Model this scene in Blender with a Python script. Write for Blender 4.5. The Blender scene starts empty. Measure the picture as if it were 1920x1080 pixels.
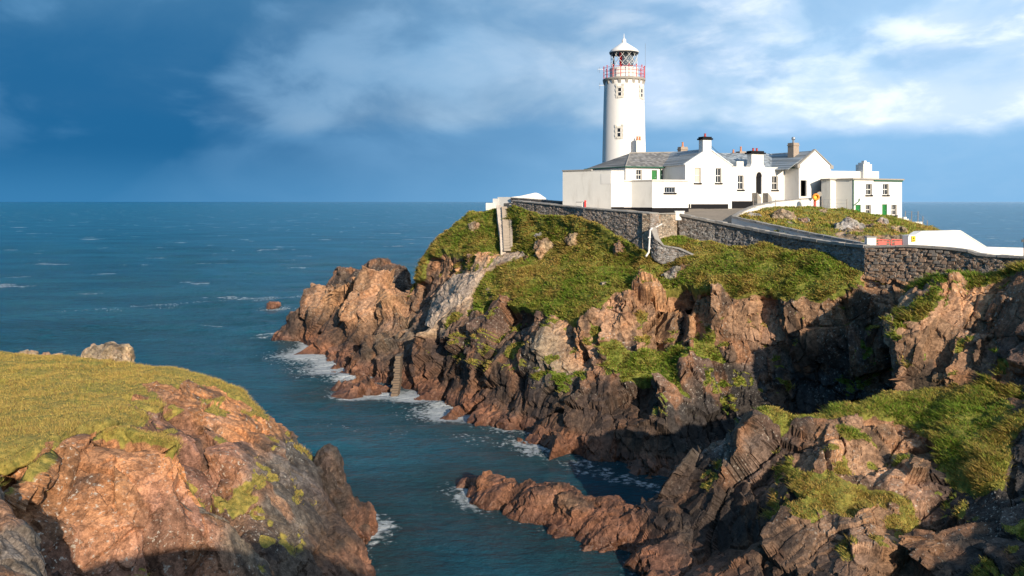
import bpy, math, random
import numpy as np
from mathutils import Vector, geometry
from mathutils.bvhtree import BVHTree

R = math.radians
random.seed(7)
rng = np.random.default_rng(11)
scene = bpy.context.scene
col = scene.collection

# ------------------------------------------------------------------ camera
CAM_H, FOC, CU, CV = 20.0, 1500.0, 960.0, 378.0      # eye height (m), focal length, principal column, horizon row
cam_data = bpy.data.cameras.new('camera')
cam = bpy.data.objects.new('camera', cam_data)
col.objects.link(cam)
cam.location = (0, 0, CAM_H)
cam.rotation_euler = (R(90), 0, 0)
cam_data.sensor_width = 36.0
cam_data.lens = FOC / 1920 * 36
cam_data.shift_y = -(540 - CV) / 1920
cam_data.clip_start = 0.5
cam_data.clip_end = 200000
scene.camera = cam

# ------------------------------------------------------------------ light
SUN_AZ, SUN_EL = 23.0, 19.0          # degrees: right of straight behind the camera, above the horizon
sun_dir = Vector((math.sin(R(SUN_AZ)) * math.cos(R(SUN_EL)), -math.cos(R(SUN_AZ)) * math.cos(R(SUN_EL)), math.sin(R(SUN_EL))))
sd = bpy.data.lights.new('sun', 'SUN')
sd.energy = 3.7
sd.angle = R(0.55)
sd.color = (1.0, 0.86, 0.68)
sun = bpy.data.objects.new('sun', sd)
col.objects.link(sun)
sun.rotation_euler = sun_dir.to_track_quat('Z', 'Y').to_euler()
sun.location = (60, -90, 60)

scene.view_settings.view_transform = 'Standard'
scene.view_settings.look = 'None'
scene.view_settings.exposure = 0.75
scene.view_settings.gamma = 1.0
scene.view_settings.use_curve_mapping = False
scene.cycles.max_bounces = 6
scene.cycles.diffuse_bounces = 2
scene.cycles.glossy_bounces = 3
scene.cycles.transmission_bounces = 4
scene.cycles.transparent_max_bounces = 6
scene.cycles.use_denoising = True


class NT:
    """small helper round a node tree"""
    def __init__(self, tree):
        self.t = tree
        self.t.nodes.clear()

    def n(self, kind, **kw):
        nd = self.t.nodes.new(kind)
        for k, v in kw.items():
            if k.startswith('i_'):
                key = k[2:].replace('_', ' ')
                nd.inputs[key].default_value = v
            else:
                setattr(nd, k, v)
        return nd

    def l(self, a, b):
        self.t.links.new(a, b)

    def val(self, x, sock):
        if isinstance(x, (int, float)):
            sock.default_value = x
        elif isinstance(x, (tuple, list)):
            sock.default_value = tuple(x) if len(x) != 3 or sock.type != 'RGBA' else tuple(x) + (1,)
        else:
            self.l(x, sock)

    def math(self, op, a, b=0.0, clamp=False):
        nd = self.n('ShaderNodeMath', operation=op, use_clamp=clamp)
        self.val(a, nd.inputs[0]); self.val(b, nd.inputs[1])
        return nd.outputs[0]

    def mix(self, f, a, b, mode='MIX'):
        nd = self.n('ShaderNodeMix', data_type='RGBA', blend_type=mode, clamp_factor=True)
        self.val(f, nd.inputs[0]); self.val(a, nd.inputs[6]); self.val(b, nd.inputs[7])
        return nd.outputs[2]

    def ramp(self, x, lo, hi, a=0.0, b=1.0, smooth=True):
        nd = self.n('ShaderNodeMapRange', interpolation_type='SMOOTHSTEP' if smooth else 'LINEAR', clamp=True)
        self.val(x, nd.inputs['Value'])
        nd.inputs['From Min'].default_value = lo; nd.inputs['From Max'].default_value = hi
        nd.inputs['To Min'].default_value = a; nd.inputs['To Max'].default_value = b
        return nd.outputs[0]

    def noise(self, vec, scale, detail=4, rough=0.55, dist=0.0):
        nd = self.n('ShaderNodeTexNoise')
        nd.inputs['Scale'].default_value = scale; nd.inputs['Detail'].default_value = detail
        nd.inputs['Roughness'].default_value = rough; nd.inputs['Distortion'].default_value = dist
        if vec is not None:
            self.l(vec, nd.inputs['Vector'])
        return nd.outputs['Fac']

    def voro(self, vec, scale, feature='F1', out='Distance', rand=1.0):
        nd = self.n('ShaderNodeTexVoronoi', feature=feature)
        nd.inputs['Scale'].default_value = scale
        nd.inputs['Randomness'].default_value = rand
        if vec is not None:
            self.l(vec, nd.inputs['Vector'])
        return nd.outputs[out]

    def scale(self, vec, s, rot=(0, 0, 0), loc=(0, 0, 0)):
        nd = self.n('ShaderNodeMapping')
        nd.inputs['Scale'].default_value = s
        nd.inputs['Rotation'].default_value = rot
        nd.inputs['Location'].default_value = loc
        self.l(vec, nd.inputs['Vector'])
        return nd.outputs[0]


# ------------------------------------------------------------------ sky: clear sky behind a passing storm front
world = bpy.data.worlds.new('World')
scene.world = world
world.use_nodes = True
w = NT(world.node_tree)
sky = w.n('ShaderNodeTexSky', sky_type='NISHITA')
sky.sun_disc = False
sky.sun_elevation = R(SUN_EL)
sky.sun_rotation = R(180 - SUN_AZ)
sky.air_density = 1.3
sky.dust_density = 0.6
sky.ozone_density = 2.0
geo = w.n('ShaderNodeNewGeometry')
neg = w.n('ShaderNodeVectorMath', operation='SCALE')
w.l(geo.outputs['Incoming'], neg.inputs[0]); neg.inputs['Scale'].default_value = -1.0
sep = w.n('ShaderNodeSeparateXYZ'); w.l(neg.outputs[0], sep.inputs[0])
dx, dy, dz = sep.outputs
az = w.math('ARCTAN2', dx, dy)                         # 0 straight ahead, + to the right
el = w.math('ARCSINE', dz)
pv = w.scale(neg.outputs[0], (1.0, 1.0, 2.4))
tilt = w.scale(neg.outputs[0], (1.0, 1.0, 2.0), rot=(0, R(9), 0), loc=(0.4, 0.2, 0.35))
big = w.noise(tilt, 3.4, 3, 0.5, 0.3)
mid = w.noise(w.scale(tilt, (1, 1, 1.0), loc=(3.1, 1.7, 0.6)), 6.0, 6, 0.52, 0.25)
fine = w.noise(w.scale(tilt, (1, 1, 1.3), loc=(5.3, 4.7, 2.1)), 11.0, 7, 0.56, 0.25)
clear = w.n('ShaderNodeVectorMath', operation='SCALE')
w.l(sky.outputs[0], clear.inputs[0]); clear.inputs['Scale'].default_value = 0.085
cen = lambda x, k: w.math('MULTIPLY', w.math('SUBTRACT', x, 0.5), k)
# broken bright cloud over a pale veil; the storm front stands to the left over the open sea
veil = w.mix(w.ramp(mid, 0.36, 0.62), (0.22, 0.385, 0.58), (0.33, 0.47, 0.63))
c = w.mix(0.85, clear.outputs[0], veil)
body = w.math('ADD', w.math('MULTIPLY', big, 0.55), w.math('ADD', w.math('MULTIPLY', mid, 0.30), w.math('MULTIPLY', fine, 0.15)))
opening = w.ramp(w.math('ADD', az, cen(mid, 0.3)), -0.08, 0.24)
c = w.mix(w.math('MULTIPLY', w.ramp(body, 0.42, 0.58, 0.0, 0.85), opening), c, w.mix(w.ramp(fine, 0.42, 0.66), (0.41, 0.51, 0.65), (0.64, 0.69, 0.755)))
grey = w.math('MULTIPLY', w.ramp(w.math('ADD', mid, cen(big, 0.6)), 0.38, 0.47, 1.0, 0.0), 0.4)
c = w.mix(grey, c, (0.215, 0.35, 0.53))
edge = w.math('ADD', el, w.math('ADD', cen(mid, 0.05), cen(big, 0.06)))
bank = w.ramp(edge, 0.080, 0.110, 1.0, 0.0)
c = w.mix(w.math('MULTIPLY', bank, 0.92), c, w.mix(w.ramp(el, 0.0, 0.10), (0.125, 0.285, 0.470), (0.145, 0.310, 0.505)))
front = w.math('ADD', w.math('SINE', w.math('MULTIPLY', az, 0.9)), w.math('ADD', cen(big, 0.26), w.math('ADD', cen(mid, 0.14), w.math('MULTIPLY', el, -0.35))))
storm = w.ramp(front, -0.38, 0.26, 1.0, 0.0, smooth=False)
cloud_dark = w.mix(w.ramp(w.math('ADD', el, cen(mid, 0.22)), 0.10, 0.24), w.mix(w.ramp(el, -0.005, 0.07), (0.024, 0.125, 0.262), (0.007, 0.078, 0.190)), (0.026, 0.108, 0.222))
cloud_dark = w.mix(w.math('MULTIPLY', w.ramp(w.math('ADD', mid, cen(big, 0.8)), 0.46, 0.66, 0.0, 0.55), w.ramp(el, 0.02, 0.12)), cloud_dark, (0.075, 0.195, 0.345))
c = w.mix(w.math('MULTIPLY', storm, 0.98), c, cloud_dark)
bg = w.n('ShaderNodeBackground')
w.l(c, bg.inputs['Color']); bg.inputs['Strength'].default_value = 1.0
wo = w.n('ShaderNodeOutputWorld'); w.l(bg.outputs[0], wo.inputs['Surface'])


# ------------------------------------------------------------------ geometry helpers
def P(u, v, Y):
    """photograph column, row and distance -> point in the place"""
    return Vector(((u - CU) / FOC * Y, Y, CAM_H - (v - CV) / FOC * Y))


def XY(u, Y):
    return np.array([(u - CU) / FOC * Y, Y])


def ZV(v, Y):
    return CAM_H - (v - CV) / FOC * Y


def tag(o, label=None, cat=None, group=None, kind=None):
    if label: o['label'] = label
    if cat: o['category'] = cat
    if group: o['group'] = group
    if kind: o['kind'] = kind
    return o


def thing(name, loc, label, cat, group=None):
    o = bpy.data.objects.new(name, None)
    o.empty_display_size = 0.3
    o.location = loc
    col.objects.link(o)
    return tag(o, label, cat, group, 'thing')


def root_loc(o):
    while o.parent: o = o.parent
    return np.array(o.location)


def link_mesh(name, V, F, mat, parent=None, smooth=False):
    """verts in world coordinates -> ONE mesh object (under its thing)"""
    V = np.asarray(V, dtype=float)
    if parent is not None:
        V = V - root_loc(parent)
    me = bpy.data.meshes.new(name)
    me.from_pydata(V.tolist(), [], F)
    if mat: me.materials.append(mat)
    if smooth:
        me.polygons.foreach_set('use_smooth', [True] * len(me.polygons))
    me.update()
    o = bpy.data.objects.new(name, me)
    if parent is not None: o.parent = parent
    col.objects.link(o)
    return o


class MB:
    """collects simple shapes, builds ONE mesh"""
    def __init__(self): self.v, self.f = [], []

    def add(self, V, F):
        b = len(self.v)
        self.v += [tuple(map(float, p)) for p in V]
        self.f += [[i + b for i in f] for f in F]
        return self

    def hexa(self, b4, t4):
        return self.add(list(b4) + list(t4), [(3, 2, 1, 0), (4, 5, 6, 7), (0, 1, 5, 4), (1, 2, 6, 5), (2, 3, 7, 6), (3, 0, 4, 7)])

    def box(self, c, ax, ay, az_):
        """box from centre and three half axes"""
        c, ax, ay, az_ = (np.array(x, float) for x in (c, ax, ay, az_))
        b = [c - ax - ay - az_, c + ax - ay - az_, c + ax + ay - az_, c - ax + ay - az_]
        t = [p + 2 * az_ for p in b]
        return self.hexa(b, t)

    def tube(self, a, b, r0, r1=None, n=8):
        a, b = np.array(a, float), np.array(b, float)
        r1 = r0 if r1 is None else r1
        d = b - a; d /= np.linalg.norm(d) + 1e-9
        x = np.cross(d, [0, 0, 1.0])
        if np.linalg.norm(x) < 1e-3: x = np.array([1.0, 0, 0])
        x /= np.linalg.norm(x); y = np.cross(d, x)
        V = [a + r0 * (math.cos(2 * math.pi * i / n) * x + math.sin(2 * math.pi * i / n) * y) for i in range(n)]
        V += [b + r1 * (math.cos(2 * math.pi * i / n) * x + math.sin(2 * math.pi * i / n) * y) for i in range(n)]
        F = [(i, (i + 1) % n, n + (i + 1) % n, n + i) for i in range(n)] + [tuple(range(n))[::-1], tuple(range(n, 2 * n))]
        return self.add(V, F)

    def lathe(self, c, prof, n=40):
        c = np.array(c, float)
        V, F = [], []
        for r, z in prof:
            V += [c + [r * math.cos(2 * math.pi * i / n), r * math.sin(2 * math.pi * i / n), z] for i in range(n)]
        for k in range(len(prof) - 1):
            F += [(k * n + i, k * n + (i + 1) % n, (k + 1) * n + (i + 1) % n, (k + 1) * n + i) for i in range(n)]
        F += [tuple(range(n))[::-1], tuple(range((len(prof) - 1) * n, len(prof) * n))]
        return self.add(V, F)

    def slab(self, pts, t):
        """planar polygon thickened by t against its normal"""
        pts = [np.array(p, float) for p in pts]
        nrm = np.cross(pts[1] - pts[0], pts[2] - pts[0]); nrm /= np.linalg.norm(nrm)
        n = len(pts)
        V = pts + [p - nrm * t for p in pts]
        F = [tuple(range(n)), tuple(range(n, 2 * n))[::-1]] + [(i, n + i, n + (i + 1) % n, (i + 1) % n) for i in range(n)]
        return self.add(V, F)

    def build(self, name, mat, parent=None, smooth=False):
        return link_mesh(name, self.v, self.f, mat, parent, smooth)


# ------------------------------------------------------------------ numpy noise
def _hash(ix, iy, iz, seed):
    h = (ix.astype(np.int64) * 374761393 + iy.astype(np.int64) * 668265263 + iz.astype(np.int64) * 2147483647 + seed * 144665) & 0xffffffff
    h = ((h ^ (h >> 13)) * 1274126177) & 0xffffffff
    h = ((h ^ (h >> 16)) * 2246822519) & 0xffffffff
    return (h ^ (h >> 15)) & 0xffffffff


def vnoise(p, seed=0):
    i = np.floor(p).astype(np.int64); f = p - i
    f = f * f * f * (f * (f * 6 - 15) + 10)
    out = np.zeros(len(p))
    for a in (0, 1):
        for b in (0, 1):
            for c_ in (0, 1):
                h = _hash(i[:, 0] + a, i[:, 1] + b, i[:, 2] + c_, seed) / 4294967295.0
                wt = (f[:, 0] if a else 1 - f[:, 0]) * (f[:, 1] if b else 1 - f[:, 1]) * (f[:, 2] if c_ else 1 - f[:, 2])
                out += h * wt
    return out * 2 - 1


def fbm(p, octaves=4, seed=0, gain=0.5):
    s, a, tot = np.zeros(len(p)), 1.0, 0.0
    for k in range(octaves):
        s += a * vnoise(p * 2 ** k + 17.3 * k, seed + k); tot += a; a *= gain
    return s / tot


def voronoi(p, seed=0, ids=False):
    """F1, F2, offset from the nearest seed, three random numbers of its cell"""
    n = len(p)
    F1 = np.full(n, 9e9); F2 = np.full(n, 9e9)
    off = np.zeros((n, 3)); rid = np.zeros(n, np.int64)
    i = np.floor(p).astype(np.int64)
    for a in (-1, 0, 1):
        for b in (-1, 0, 1):
            for c_ in (-1, 0, 1):
                jx, jy, jz = i[:, 0] + a, i[:, 1] + b, i[:, 2] + c_
                h = _hash(jx, jy, jz, seed)
                s = np.stack([jx + 0.1 + 0.8 * (h & 1023) / 1023.0, jy + 0.1 + 0.8 * ((h >> 10) & 1023) / 1023.0, jz + 0.1 + 0.8 * ((h >> 20) & 1023) / 1023.0], 1)
                d = p - s
                q = np.einsum('ij,ij->i', d, d)
                near = q < F1
                F2 = np.where(near, F1, np.minimum(F2, q))
                F1 = np.where(near, q, F1)
                off[near] = d[near]; rid[near] = h[near]
    h2 = (rid * 2654435761 + 12345) & 0xffffffff
    h2 = ((h2 ^ (h2 >> 15)) * 2246822519) & 0xffffffff
    rnd = np.stack([(h2 & 1023) / 511.5 - 1, ((h2 >> 10) & 1023) / 511.5 - 1, ((h2 >> 20) & 1023) / 511.5 - 1], 1)
    if ids: return np.sqrt(F1), np.sqrt(F2), off, rnd, rid
    return np.sqrt(F1), np.sqrt(F2), off, rnd


def rotmat(rx, ry, rz):
    cx, sx, cy, sy, cz, sz = math.cos(rx), math.sin(rx), math.cos(ry), math.sin(ry), math.cos(rz), math.sin(rz)
    return np.array([[1, 0, 0], [0, cx, -sx], [0, sx, cx]]) @ np.array([[cy, 0, sy], [0, 1, 0], [-sy, 0, cy]]) @ np.array([[cz, -sz, 0], [sz, cz, 0], [0, 0, 1]])


def rock_disp(p, frame, amp=1.0, scales=(4.2, 1.7, 0.62), seed=3, N=None, T=None):
    """fractured rock: every joint block gets its own flat face, pushed in or out and tilted; joints are cut in between"""
    M = rotmat(*frame)
    q = p @ M.T
    q = q + 0.30 * np.stack([fbm(p * 0.5, 2, 71), fbm(p * 0.5, 2, 72), fbm(p * 0.5, 2, 73)], 1) * min(1, scales[0] / 3)
    cur = p.copy(); tot = np.zeros(len(p)); tone = []
    for k, s in enumerate(scales):
        sc = np.array([s * 0.7, s * 0.85, s * (1.9, 1.6, 1.3)[k]])
        F1, F2, off, rnd, rid = voronoi(q / sc, seed + 11 * k, True)
        _, inv, cnt = np.unique(rid, return_inverse=True, return_counts=True)
        mean = lambda X: np.stack([np.bincount(inv, X[:, j], len(cnt)) / cnt for j in range(3)], 1)[inv]
        Nk = N if k == 0 or T is None else vnormals(cur, T)
        nc = mean(0.4 * N + 0.6 * Nk) + (0.44, 0.50, 0.30)[k] * rnd
        nc /= np.linalg.norm(nc, axis=1, keepdims=True) + 1e-9
        den = np.clip(np.einsum('ij,ij->i', N, nc), 0.45, 1)
        t = np.einsum('ij,ij->i', mean(cur) - cur, nc) / den
        t = np.clip(t, -(0.20, 0.34, 0.42)[k] * s, (0.20, 0.34, 0.42)[k] * s) * (0.88, 0.88, 0.8)[k] + (0.165, 0.135, 0.06)[k] * s * rnd[:, 0]
        cut = np.clip(1 - (F2 - F1) / (0.045 + 0.02 * k), 0, 1)
        t -= (0.24, 0.20, 0.10)[k] * s * cut * np.clip(rnd[:, 1] + 0.45, 0, 1)
        cur = cur + N * (t * amp)[:, None]; tot += t
        tone.append(rnd[:, 2])
    return tot * amp, tone


# ------------------------------------------------------------------ adaptive surface
def refine(V, T, A, Lf, iters=12):
    for _ in range(iters):
        e = np.sort(np.concatenate([T[:, [0, 1]], T[:, [1, 2]], T[:, [2, 0]]]), 1)
        key = e[:, 0].astype(np.int64) * len(V) + e[:, 1]
        uk, inv = np.unique(key, return_inverse=True)
        ea, eb = uk // len(V), uk % len(V)
        m = (V[ea] + V[eb]) / 2
        ln = np.linalg.norm(V[ea] - V[eb], axis=1)
        mark = ln > Lf(m, (A[ea] + A[eb]) / 2)
        if not mark.any(): break
        idx = np.full(len(uk), -1); idx[mark] = len(V) + np.arange(mark.sum())
        V = np.concatenate([V, m[mark]]); A = np.concatenate([A, (A[ea[mark]] + A[eb[mark]]) / 2])
        n = len(T)
        me = idx[np.stack([inv[:n], inv[n:2 * n], inv[2 * n:]], 1)]
        cnt = (me >= 0).sum(1)
        out = [T[cnt == 0]]
        # one edge: turn it to place 0
        for r in range(3):
            s = (cnt == 1) & (me[:, r] >= 0)
            t = np.roll(T[s], -r, 1); m0 = me[s, r]
            out += [np.stack([t[:, 0], m0, t[:, 2]], 1), np.stack([m0, t[:, 1], t[:, 2]], 1)]
            s = (cnt == 2) & (me[:, r] < 0)                 # unmarked edge to place 2
            t = np.roll(T[s], -((r + 1) % 3), 1); mm = np.roll(me[s], -((r + 1) % 3), 1)
            out += [np.stack([mm[:, 0], t[:, 1], mm[:, 1]], 1), np.stack([t[:, 0], mm[:, 0], mm[:, 1]], 1), np.stack([t[:, 0], mm[:, 1], t[:, 2]], 1)]
        s = cnt == 3
        t, mm = T[s], me[s]
        out += [np.stack([t[:, 0], mm[:, 0], mm[:, 2]], 1), np.stack([mm[:, 0], t[:, 1], mm[:, 1]], 1), np.stack([mm[:, 2], mm[:, 1], t[:, 2]], 1), mm.copy()]
        T = np.concatenate(out)
    return V, T, A


def vnormals(V, T):
    fn = np.cross(V[T[:, 1]] - V[T[:, 0]], V[T[:, 2]] - V[T[:, 0]])
    N = np.zeros_like(V)
    for k in range(3):
        for c_ in range(3):
            N[:, c_] += np.bincount(T[:, k], fn[:, c_], len(V))
    return N / (np.linalg.norm(N, axis=1, keepdims=True) + 1e-12)


def relax(V, T, wt, n=2):
    e = np.concatenate([T[:, [0, 1]], T[:, [1, 2]], T[:, [2, 0]]])
    e = np.concatenate([e, e[:, ::-1]])
    deg = np.bincount(e[:, 0], minlength=len(V)).clip(1)
    for _ in range(n):
        S = np.stack([np.bincount(e[:, 0], V[e[:, 1], c_], len(V)) for c_ in range(3)], 1) / deg[:, None]
        V = V + (S - V) * wt[:, None]
    return V


def big_mesh(name, V, T, mat, attrs, smooth=True):
    me = bpy.data.meshes.new(name)
    me.vertices.add(len(V)); me.vertices.foreach_set('co', V.astype(np.float32).ravel())
    k = T.shape[1]
    me.loops.add(T.size); me.loops.foreach_set('vertex_index', T.astype(np.int32).ravel())
    me.polygons.add(len(T))
    me.polygons.foreach_set('loop_start', np.arange(0, T.size, k, dtype=np.int32))
    try: me.polygons.foreach_set('loop_total', np.full(len(T), k, dtype=np.int32))
    except Exception: pass
    me.polygons.foreach_set('use_smooth', np.full(len(T), smooth) if isinstance(smooth, bool) else smooth)
    for an, av in attrs.items():
        if av.ndim == 1:
            at = me.attributes.new(an, 'FLOAT', 'POINT'); at.data.foreach_set('value', av.astype(np.float32))
        else:
            at = me.attributes.new(an, 'FLOAT_COLOR', 'POINT')
            at.data.foreach_set('color', np.concatenate([av, np.ones((len(av), 1))], 1).astype(np.float32).ravel())
    me.materials.append(mat)
    me.update(calc_edges=True)
    me.validate()
    o = bpy.data.objects.new(name, me)
    col.objects.link(o)
    return o

# ------------------------------------------------------------------ materials
def new_mat(name):
    m = bpy.data.materials.new(name); m.use_nodes = True
    k = NT(m.node_tree)
    b = k.n('ShaderNodeBsdfPrincipled'); o = k.n('ShaderNodeOutputMaterial')
    k.l(b.outputs[0], o.inputs['Surface'])
    return m, k, b


def bump(k, b, h, strength, dist):
    nd = k.n('ShaderNodeBump'); nd.inputs['Strength'].default_value = strength; nd.inputs['Distance'].default_value = dist
    k.l(h, nd.inputs['Height']); k.l(nd.outputs[0], b.inputs['Normal'])
    return nd


def pos(k):
    return k.n('ShaderNodeNewGeometry').outputs['Position']


def rock_material(name, with_grass=True):
    m, k, b = new_mat(name)
    p = pos(k)
    tint = k.n('ShaderNodeAttribute', attribute_name='tint').outputs['Color']
    gr = k.n('ShaderNodeAttribute', attribute_name='grass').outputs['Fac']
    dry = k.n('ShaderNodeAttribute', attribute_name='dry').outputs['Fac']
    n2 = k.noise(p, 3.2, 6, 0.68)
    n3 = k.noise(p, 15.0, 3, 0.7)
    c = k.mix(0.85, tint, k.mix(k.ramp(n2, 0.32, 0.68), (0.45, 0.41, 0.39), (1.45, 1.42, 1.38)), 'MULTIPLY')
    c = k.mix(0.6, c, k.mix(k.ramp(n3, 0.3, 0.7), (0.5, 0.48, 0.47), (1.45, 1.45, 1.45)), 'MULTIPLY')
    # pale lichen in small ragged spots, away from the sea spray
    sepz = k.n('ShaderNodeSeparateXYZ'); k.l(p, sepz.inputs[0])
    z = sepz.outputs[2]
    lk = k.n('ShaderNodeAttribute', attribute_name='lichen').outputs['Fac']
    lich = k.math('MULTIPLY', k.ramp(k.noise(p, 5.5, 5, 0.72), 0.57, 0.66), lk)
    c = k.mix(k.math('MULTIPLY', lich, 0.8), c, (0.50, 0.46, 0.39))
    wet = k.ramp(z, 0.15, 0.9, 1.0, 0.0)
    rough = k.mix(wet, (0.86,) * 3, (0.35,) * 3)
    # grass ground
    g2 = k.noise(k.scale(p, (1, 1, 0.6)), 4.0, 4, 0.7)
    g = k.mix(k.ramp(n2, 0.36, 0.64), (0.085, 0.145, 0.018), (0.175, 0.195, 0.036))
    g = k.mix(k.math('MULTIPLY', dry, k.ramp(g2, 0.25, 0.7, 0.45, 1.0)), g, (0.300, 0.220, 0.055))
    g = k.mix(0.75, g, k.mix(k.ramp(g2, 0.3, 0.72), (0.5, 0.5, 0.5), (1.35, 1.35, 1.3)), 'MULTIPLY')
    gm = k.ramp(k.math('ADD', gr, k.math('MULTIPLY', k.math('SUBTRACT', n2, 0.5), 0.45)), 0.42, 0.56)
    k.l(k.mix(gm, c, g), b.inputs['Base Color'])
    k.l(k.mix(gm, rough, (0.95,) * 3), b.inputs['Roughness'])
    b.inputs['Specular IOR Level'].default_value = 0.3
    wob = k.n('ShaderNodeVectorMath', operation='ADD'); k.l(p, wob.inputs[0])
    cb = k.n('ShaderNodeCombineXYZ'); k.l(n2, cb.inputs[0]); k.l(n2, cb.inputs[2]); k.l(cb.outputs[0], wob.inputs[1])
    crk = k.voro(k.scale(wob.outputs[0], (1.0, 0.8, 0.32), rot=(0.45, 0.3, 0.5)), 1.3, 'DISTANCE_TO_EDGE')
    h = k.math('ADD', k.math('MULTIPLY', k.ramp(crk, 0.0, 0.035), 0.22), k.math('MULTIPLY', n2, 0.8))
    h = k.mix(gm, h, k.math('MULTIPLY', g2, 0.8))
    bump(k, b, h, 0.7, 0.18)
    return m


def grass_material():
    m, k, b = new_mat('grass_blades')
    a = k.n('ShaderNodeAttribute', attribute_name='tint').outputs['Color']
    k.l(a, b.inputs['Base Color'])
    b.inputs['Roughness'].default_value = 0.75; b.inputs['Specular IOR Level'].default_value = 0.15
    t = k.n('ShaderNodeBsdfTranslucent'); k.l(a, t.inputs['Color'])
    mx = k.n('ShaderNodeMixShader'); mx.inputs[0].default_value = 0.25
    k.l(b.outputs[0], mx.inputs[1]); k.l(t.outputs[0], mx.inputs[2])
    o = [n for n in k.t.nodes if n.type == 'OUTPUT_MATERIAL'][0]
    k.l(mx.outputs[0], o.inputs['Surface'])
    return m


def plain(name, c, rough=0.7, metal=0.0, var=0.0, scale=2.0, bmp=0.0, spec=0.4, dirt=None, dirt_amt=0.0, stretch=(1, 1, 1)):
    m, k, b = new_mat(name)
    p = pos(k)
    cc = c
    if var:
        n = k.noise(k.scale(p, stretch), scale, 5, 0.6)
        cc = k.mix(n, tuple(x * (1 - var) for x in c), tuple(min(1, x * (1 + var)) for x in c))
    if dirt:
        n = k.noise(k.scale(p, (1, 1, 0.22), loc=(4, 9, 2)), scale * 0.7, 6, 0.65)
        cc = k.mix(k.ramp(n, 0.50, 0.75, 0.0, dirt_amt), cc, dirt)
    k.val(cc, b.inputs['Base Color'])
    b.inputs['Roughness'].default_value = rough; b.inputs['Metallic'].default_value = metal
    b.inputs['Specular IOR Level'].default_value = spec
    if bmp:
        bump(k, b, k.noise(p, scale * 6, 5, 0.65), bmp, 0.03)
    return m


def stone_material(name, stone, mortar, white=0.0):
    """rubble masonry: irregular stones of different tone between pale mortar joints"""
    m, k, b = new_mat(name)
    p = pos(k)
    wob = k.n('ShaderNodeVectorMath', operation='ADD')
    nz = k.n('ShaderNodeTexNoise'); nz.inputs['Scale'].default_value = 3.0; k.l(p, nz.inputs['Vector'])
    sc = k.n('ShaderNodeVectorMath', operation='SCALE'); k.l(nz.outputs['Color'], sc.inputs[0]); sc.inputs['Scale'].default_value = 0.16
    k.l(p, wob.inputs[0]); k.l(sc.outputs[0], wob.inputs[1])
    q = k.scale(wob.outputs[0], (1.0, 1.0, 1.65))
    colr = k.voro(q, 3.1, 'F1', 'Color', 0.9)
    edge = k.voro(q, 3.1, 'DISTANCE_TO_EDGE', 'Distance', 0.9)
    s = k.n('ShaderNodeSeparateXYZ'); k.l(colr, s.inputs[0])
    c = k.mix(s.outputs[0], tuple(x * 0.35 for x in stone), tuple(x * 1.45 for x in stone))
    c = k.mix(k.math('MULTIPLY', s.outputs[1], 0.45), c, (stone[0] * 1.25, stone[1] * 0.9, stone[2] * 0.7))
    fine = k.noise(p, 9.0, 5, 0.7)
    c = k.mix(0.6, c, k.mix(k.ramp(fine, 0.3, 0.7), (0.55,) * 3, (1.35,) * 3), 'MULTIPLY')
    patch = k.ramp(k.noise(p, 0.33, 4, 0.6), 0.38, 0.62)
    jm = k.math('MULTIPLY', k.ramp(edge, 0.03, 0.085, 1.0, 0.0), k.math('ADD', 0.35, k.math('MULTIPLY', patch, 0.6)))
    c = k.mix(jm, c, mortar)
    if white:
        wm = k.ramp(k.noise(k.scale(p, (1, 1, 0.7), loc=(2, 7, 5)), 1.3, 7, 0.72), 0.56, 0.63, 0.0, white)
        c = k.mix(wm, c, (0.42, 0.42, 0.42))
    c = k.mix(k.ramp(k.noise(k.scale(p, (1, 1, 0.3), loc=(1, 1, 9)), 0.6, 5), 0.55, 0.75, 0.0, 0.5), c, (0.05, 0.048, 0.045))
    k.l(c, b.inputs['Base Color'])
    b.inputs['Roughness'].default_value = 0.92; b.inputs['Specular IOR Level'].default_value = 0.2
    h = k.math('ADD', k.ramp(edge, 0.02, 0.14), k.math('MULTIPLY', fine, 0.35))
    bump(k, b, h, 0.9, 0.09)
    return m


def slate_material(name, c):
    m, k, b = new_mat(name)
    p = pos(k)
    q = k.scale(p, (1, 1, 1))
    sx = k.n('ShaderNodeSeparateXYZ'); k.l(p, sx.inputs[0])
    course = k.math('MULTIPLY', sx.outputs[2], 7.0)                      # slate courses rise with the roof
    fl = k.math('FLOOR', course); fr = k.math('FRACT', course)
    al = k.math('ADD', k.math('MULTIPLY', sx.outputs[0], 3.1), k.math('MULTIPLY', sx.outputs[1], 1.4))
    al = k.math('ADD', al, k.math('MULTIPLY', fl, 0.5))
    wn = k.n('ShaderNodeTexWhiteNoise', noise_dimensions='2D')
    cb = k.n('ShaderNodeCombineXYZ'); k.l(k.math('FLOOR', al), cb.inputs[0]); k.l(fl, cb.inputs[1]); k.l(cb.outputs[0], wn.inputs['Vector'])
    cc = k.mix(wn.outputs['Value'], tuple(x * 0.55 for x in c), tuple(x * 1.45 for x in c))
    cc = k.mix(k.ramp(k.noise(p, 1.3, 5, 0.65), 0.5, 0.7, 0.0, 0.55), cc, (0.30, 0.27, 0.21))
    k.l(cc, b.inputs['Base Color']); b.inputs['Roughness'].default_value = 0.6
    h = k.math('ADD', fr, k.math('MULTIPLY', k.ramp(k.math('FRACT', al), 0.0, 0.12), 0.6))
    bump(k, b, h, 0.6, 0.03)
    return m


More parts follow.
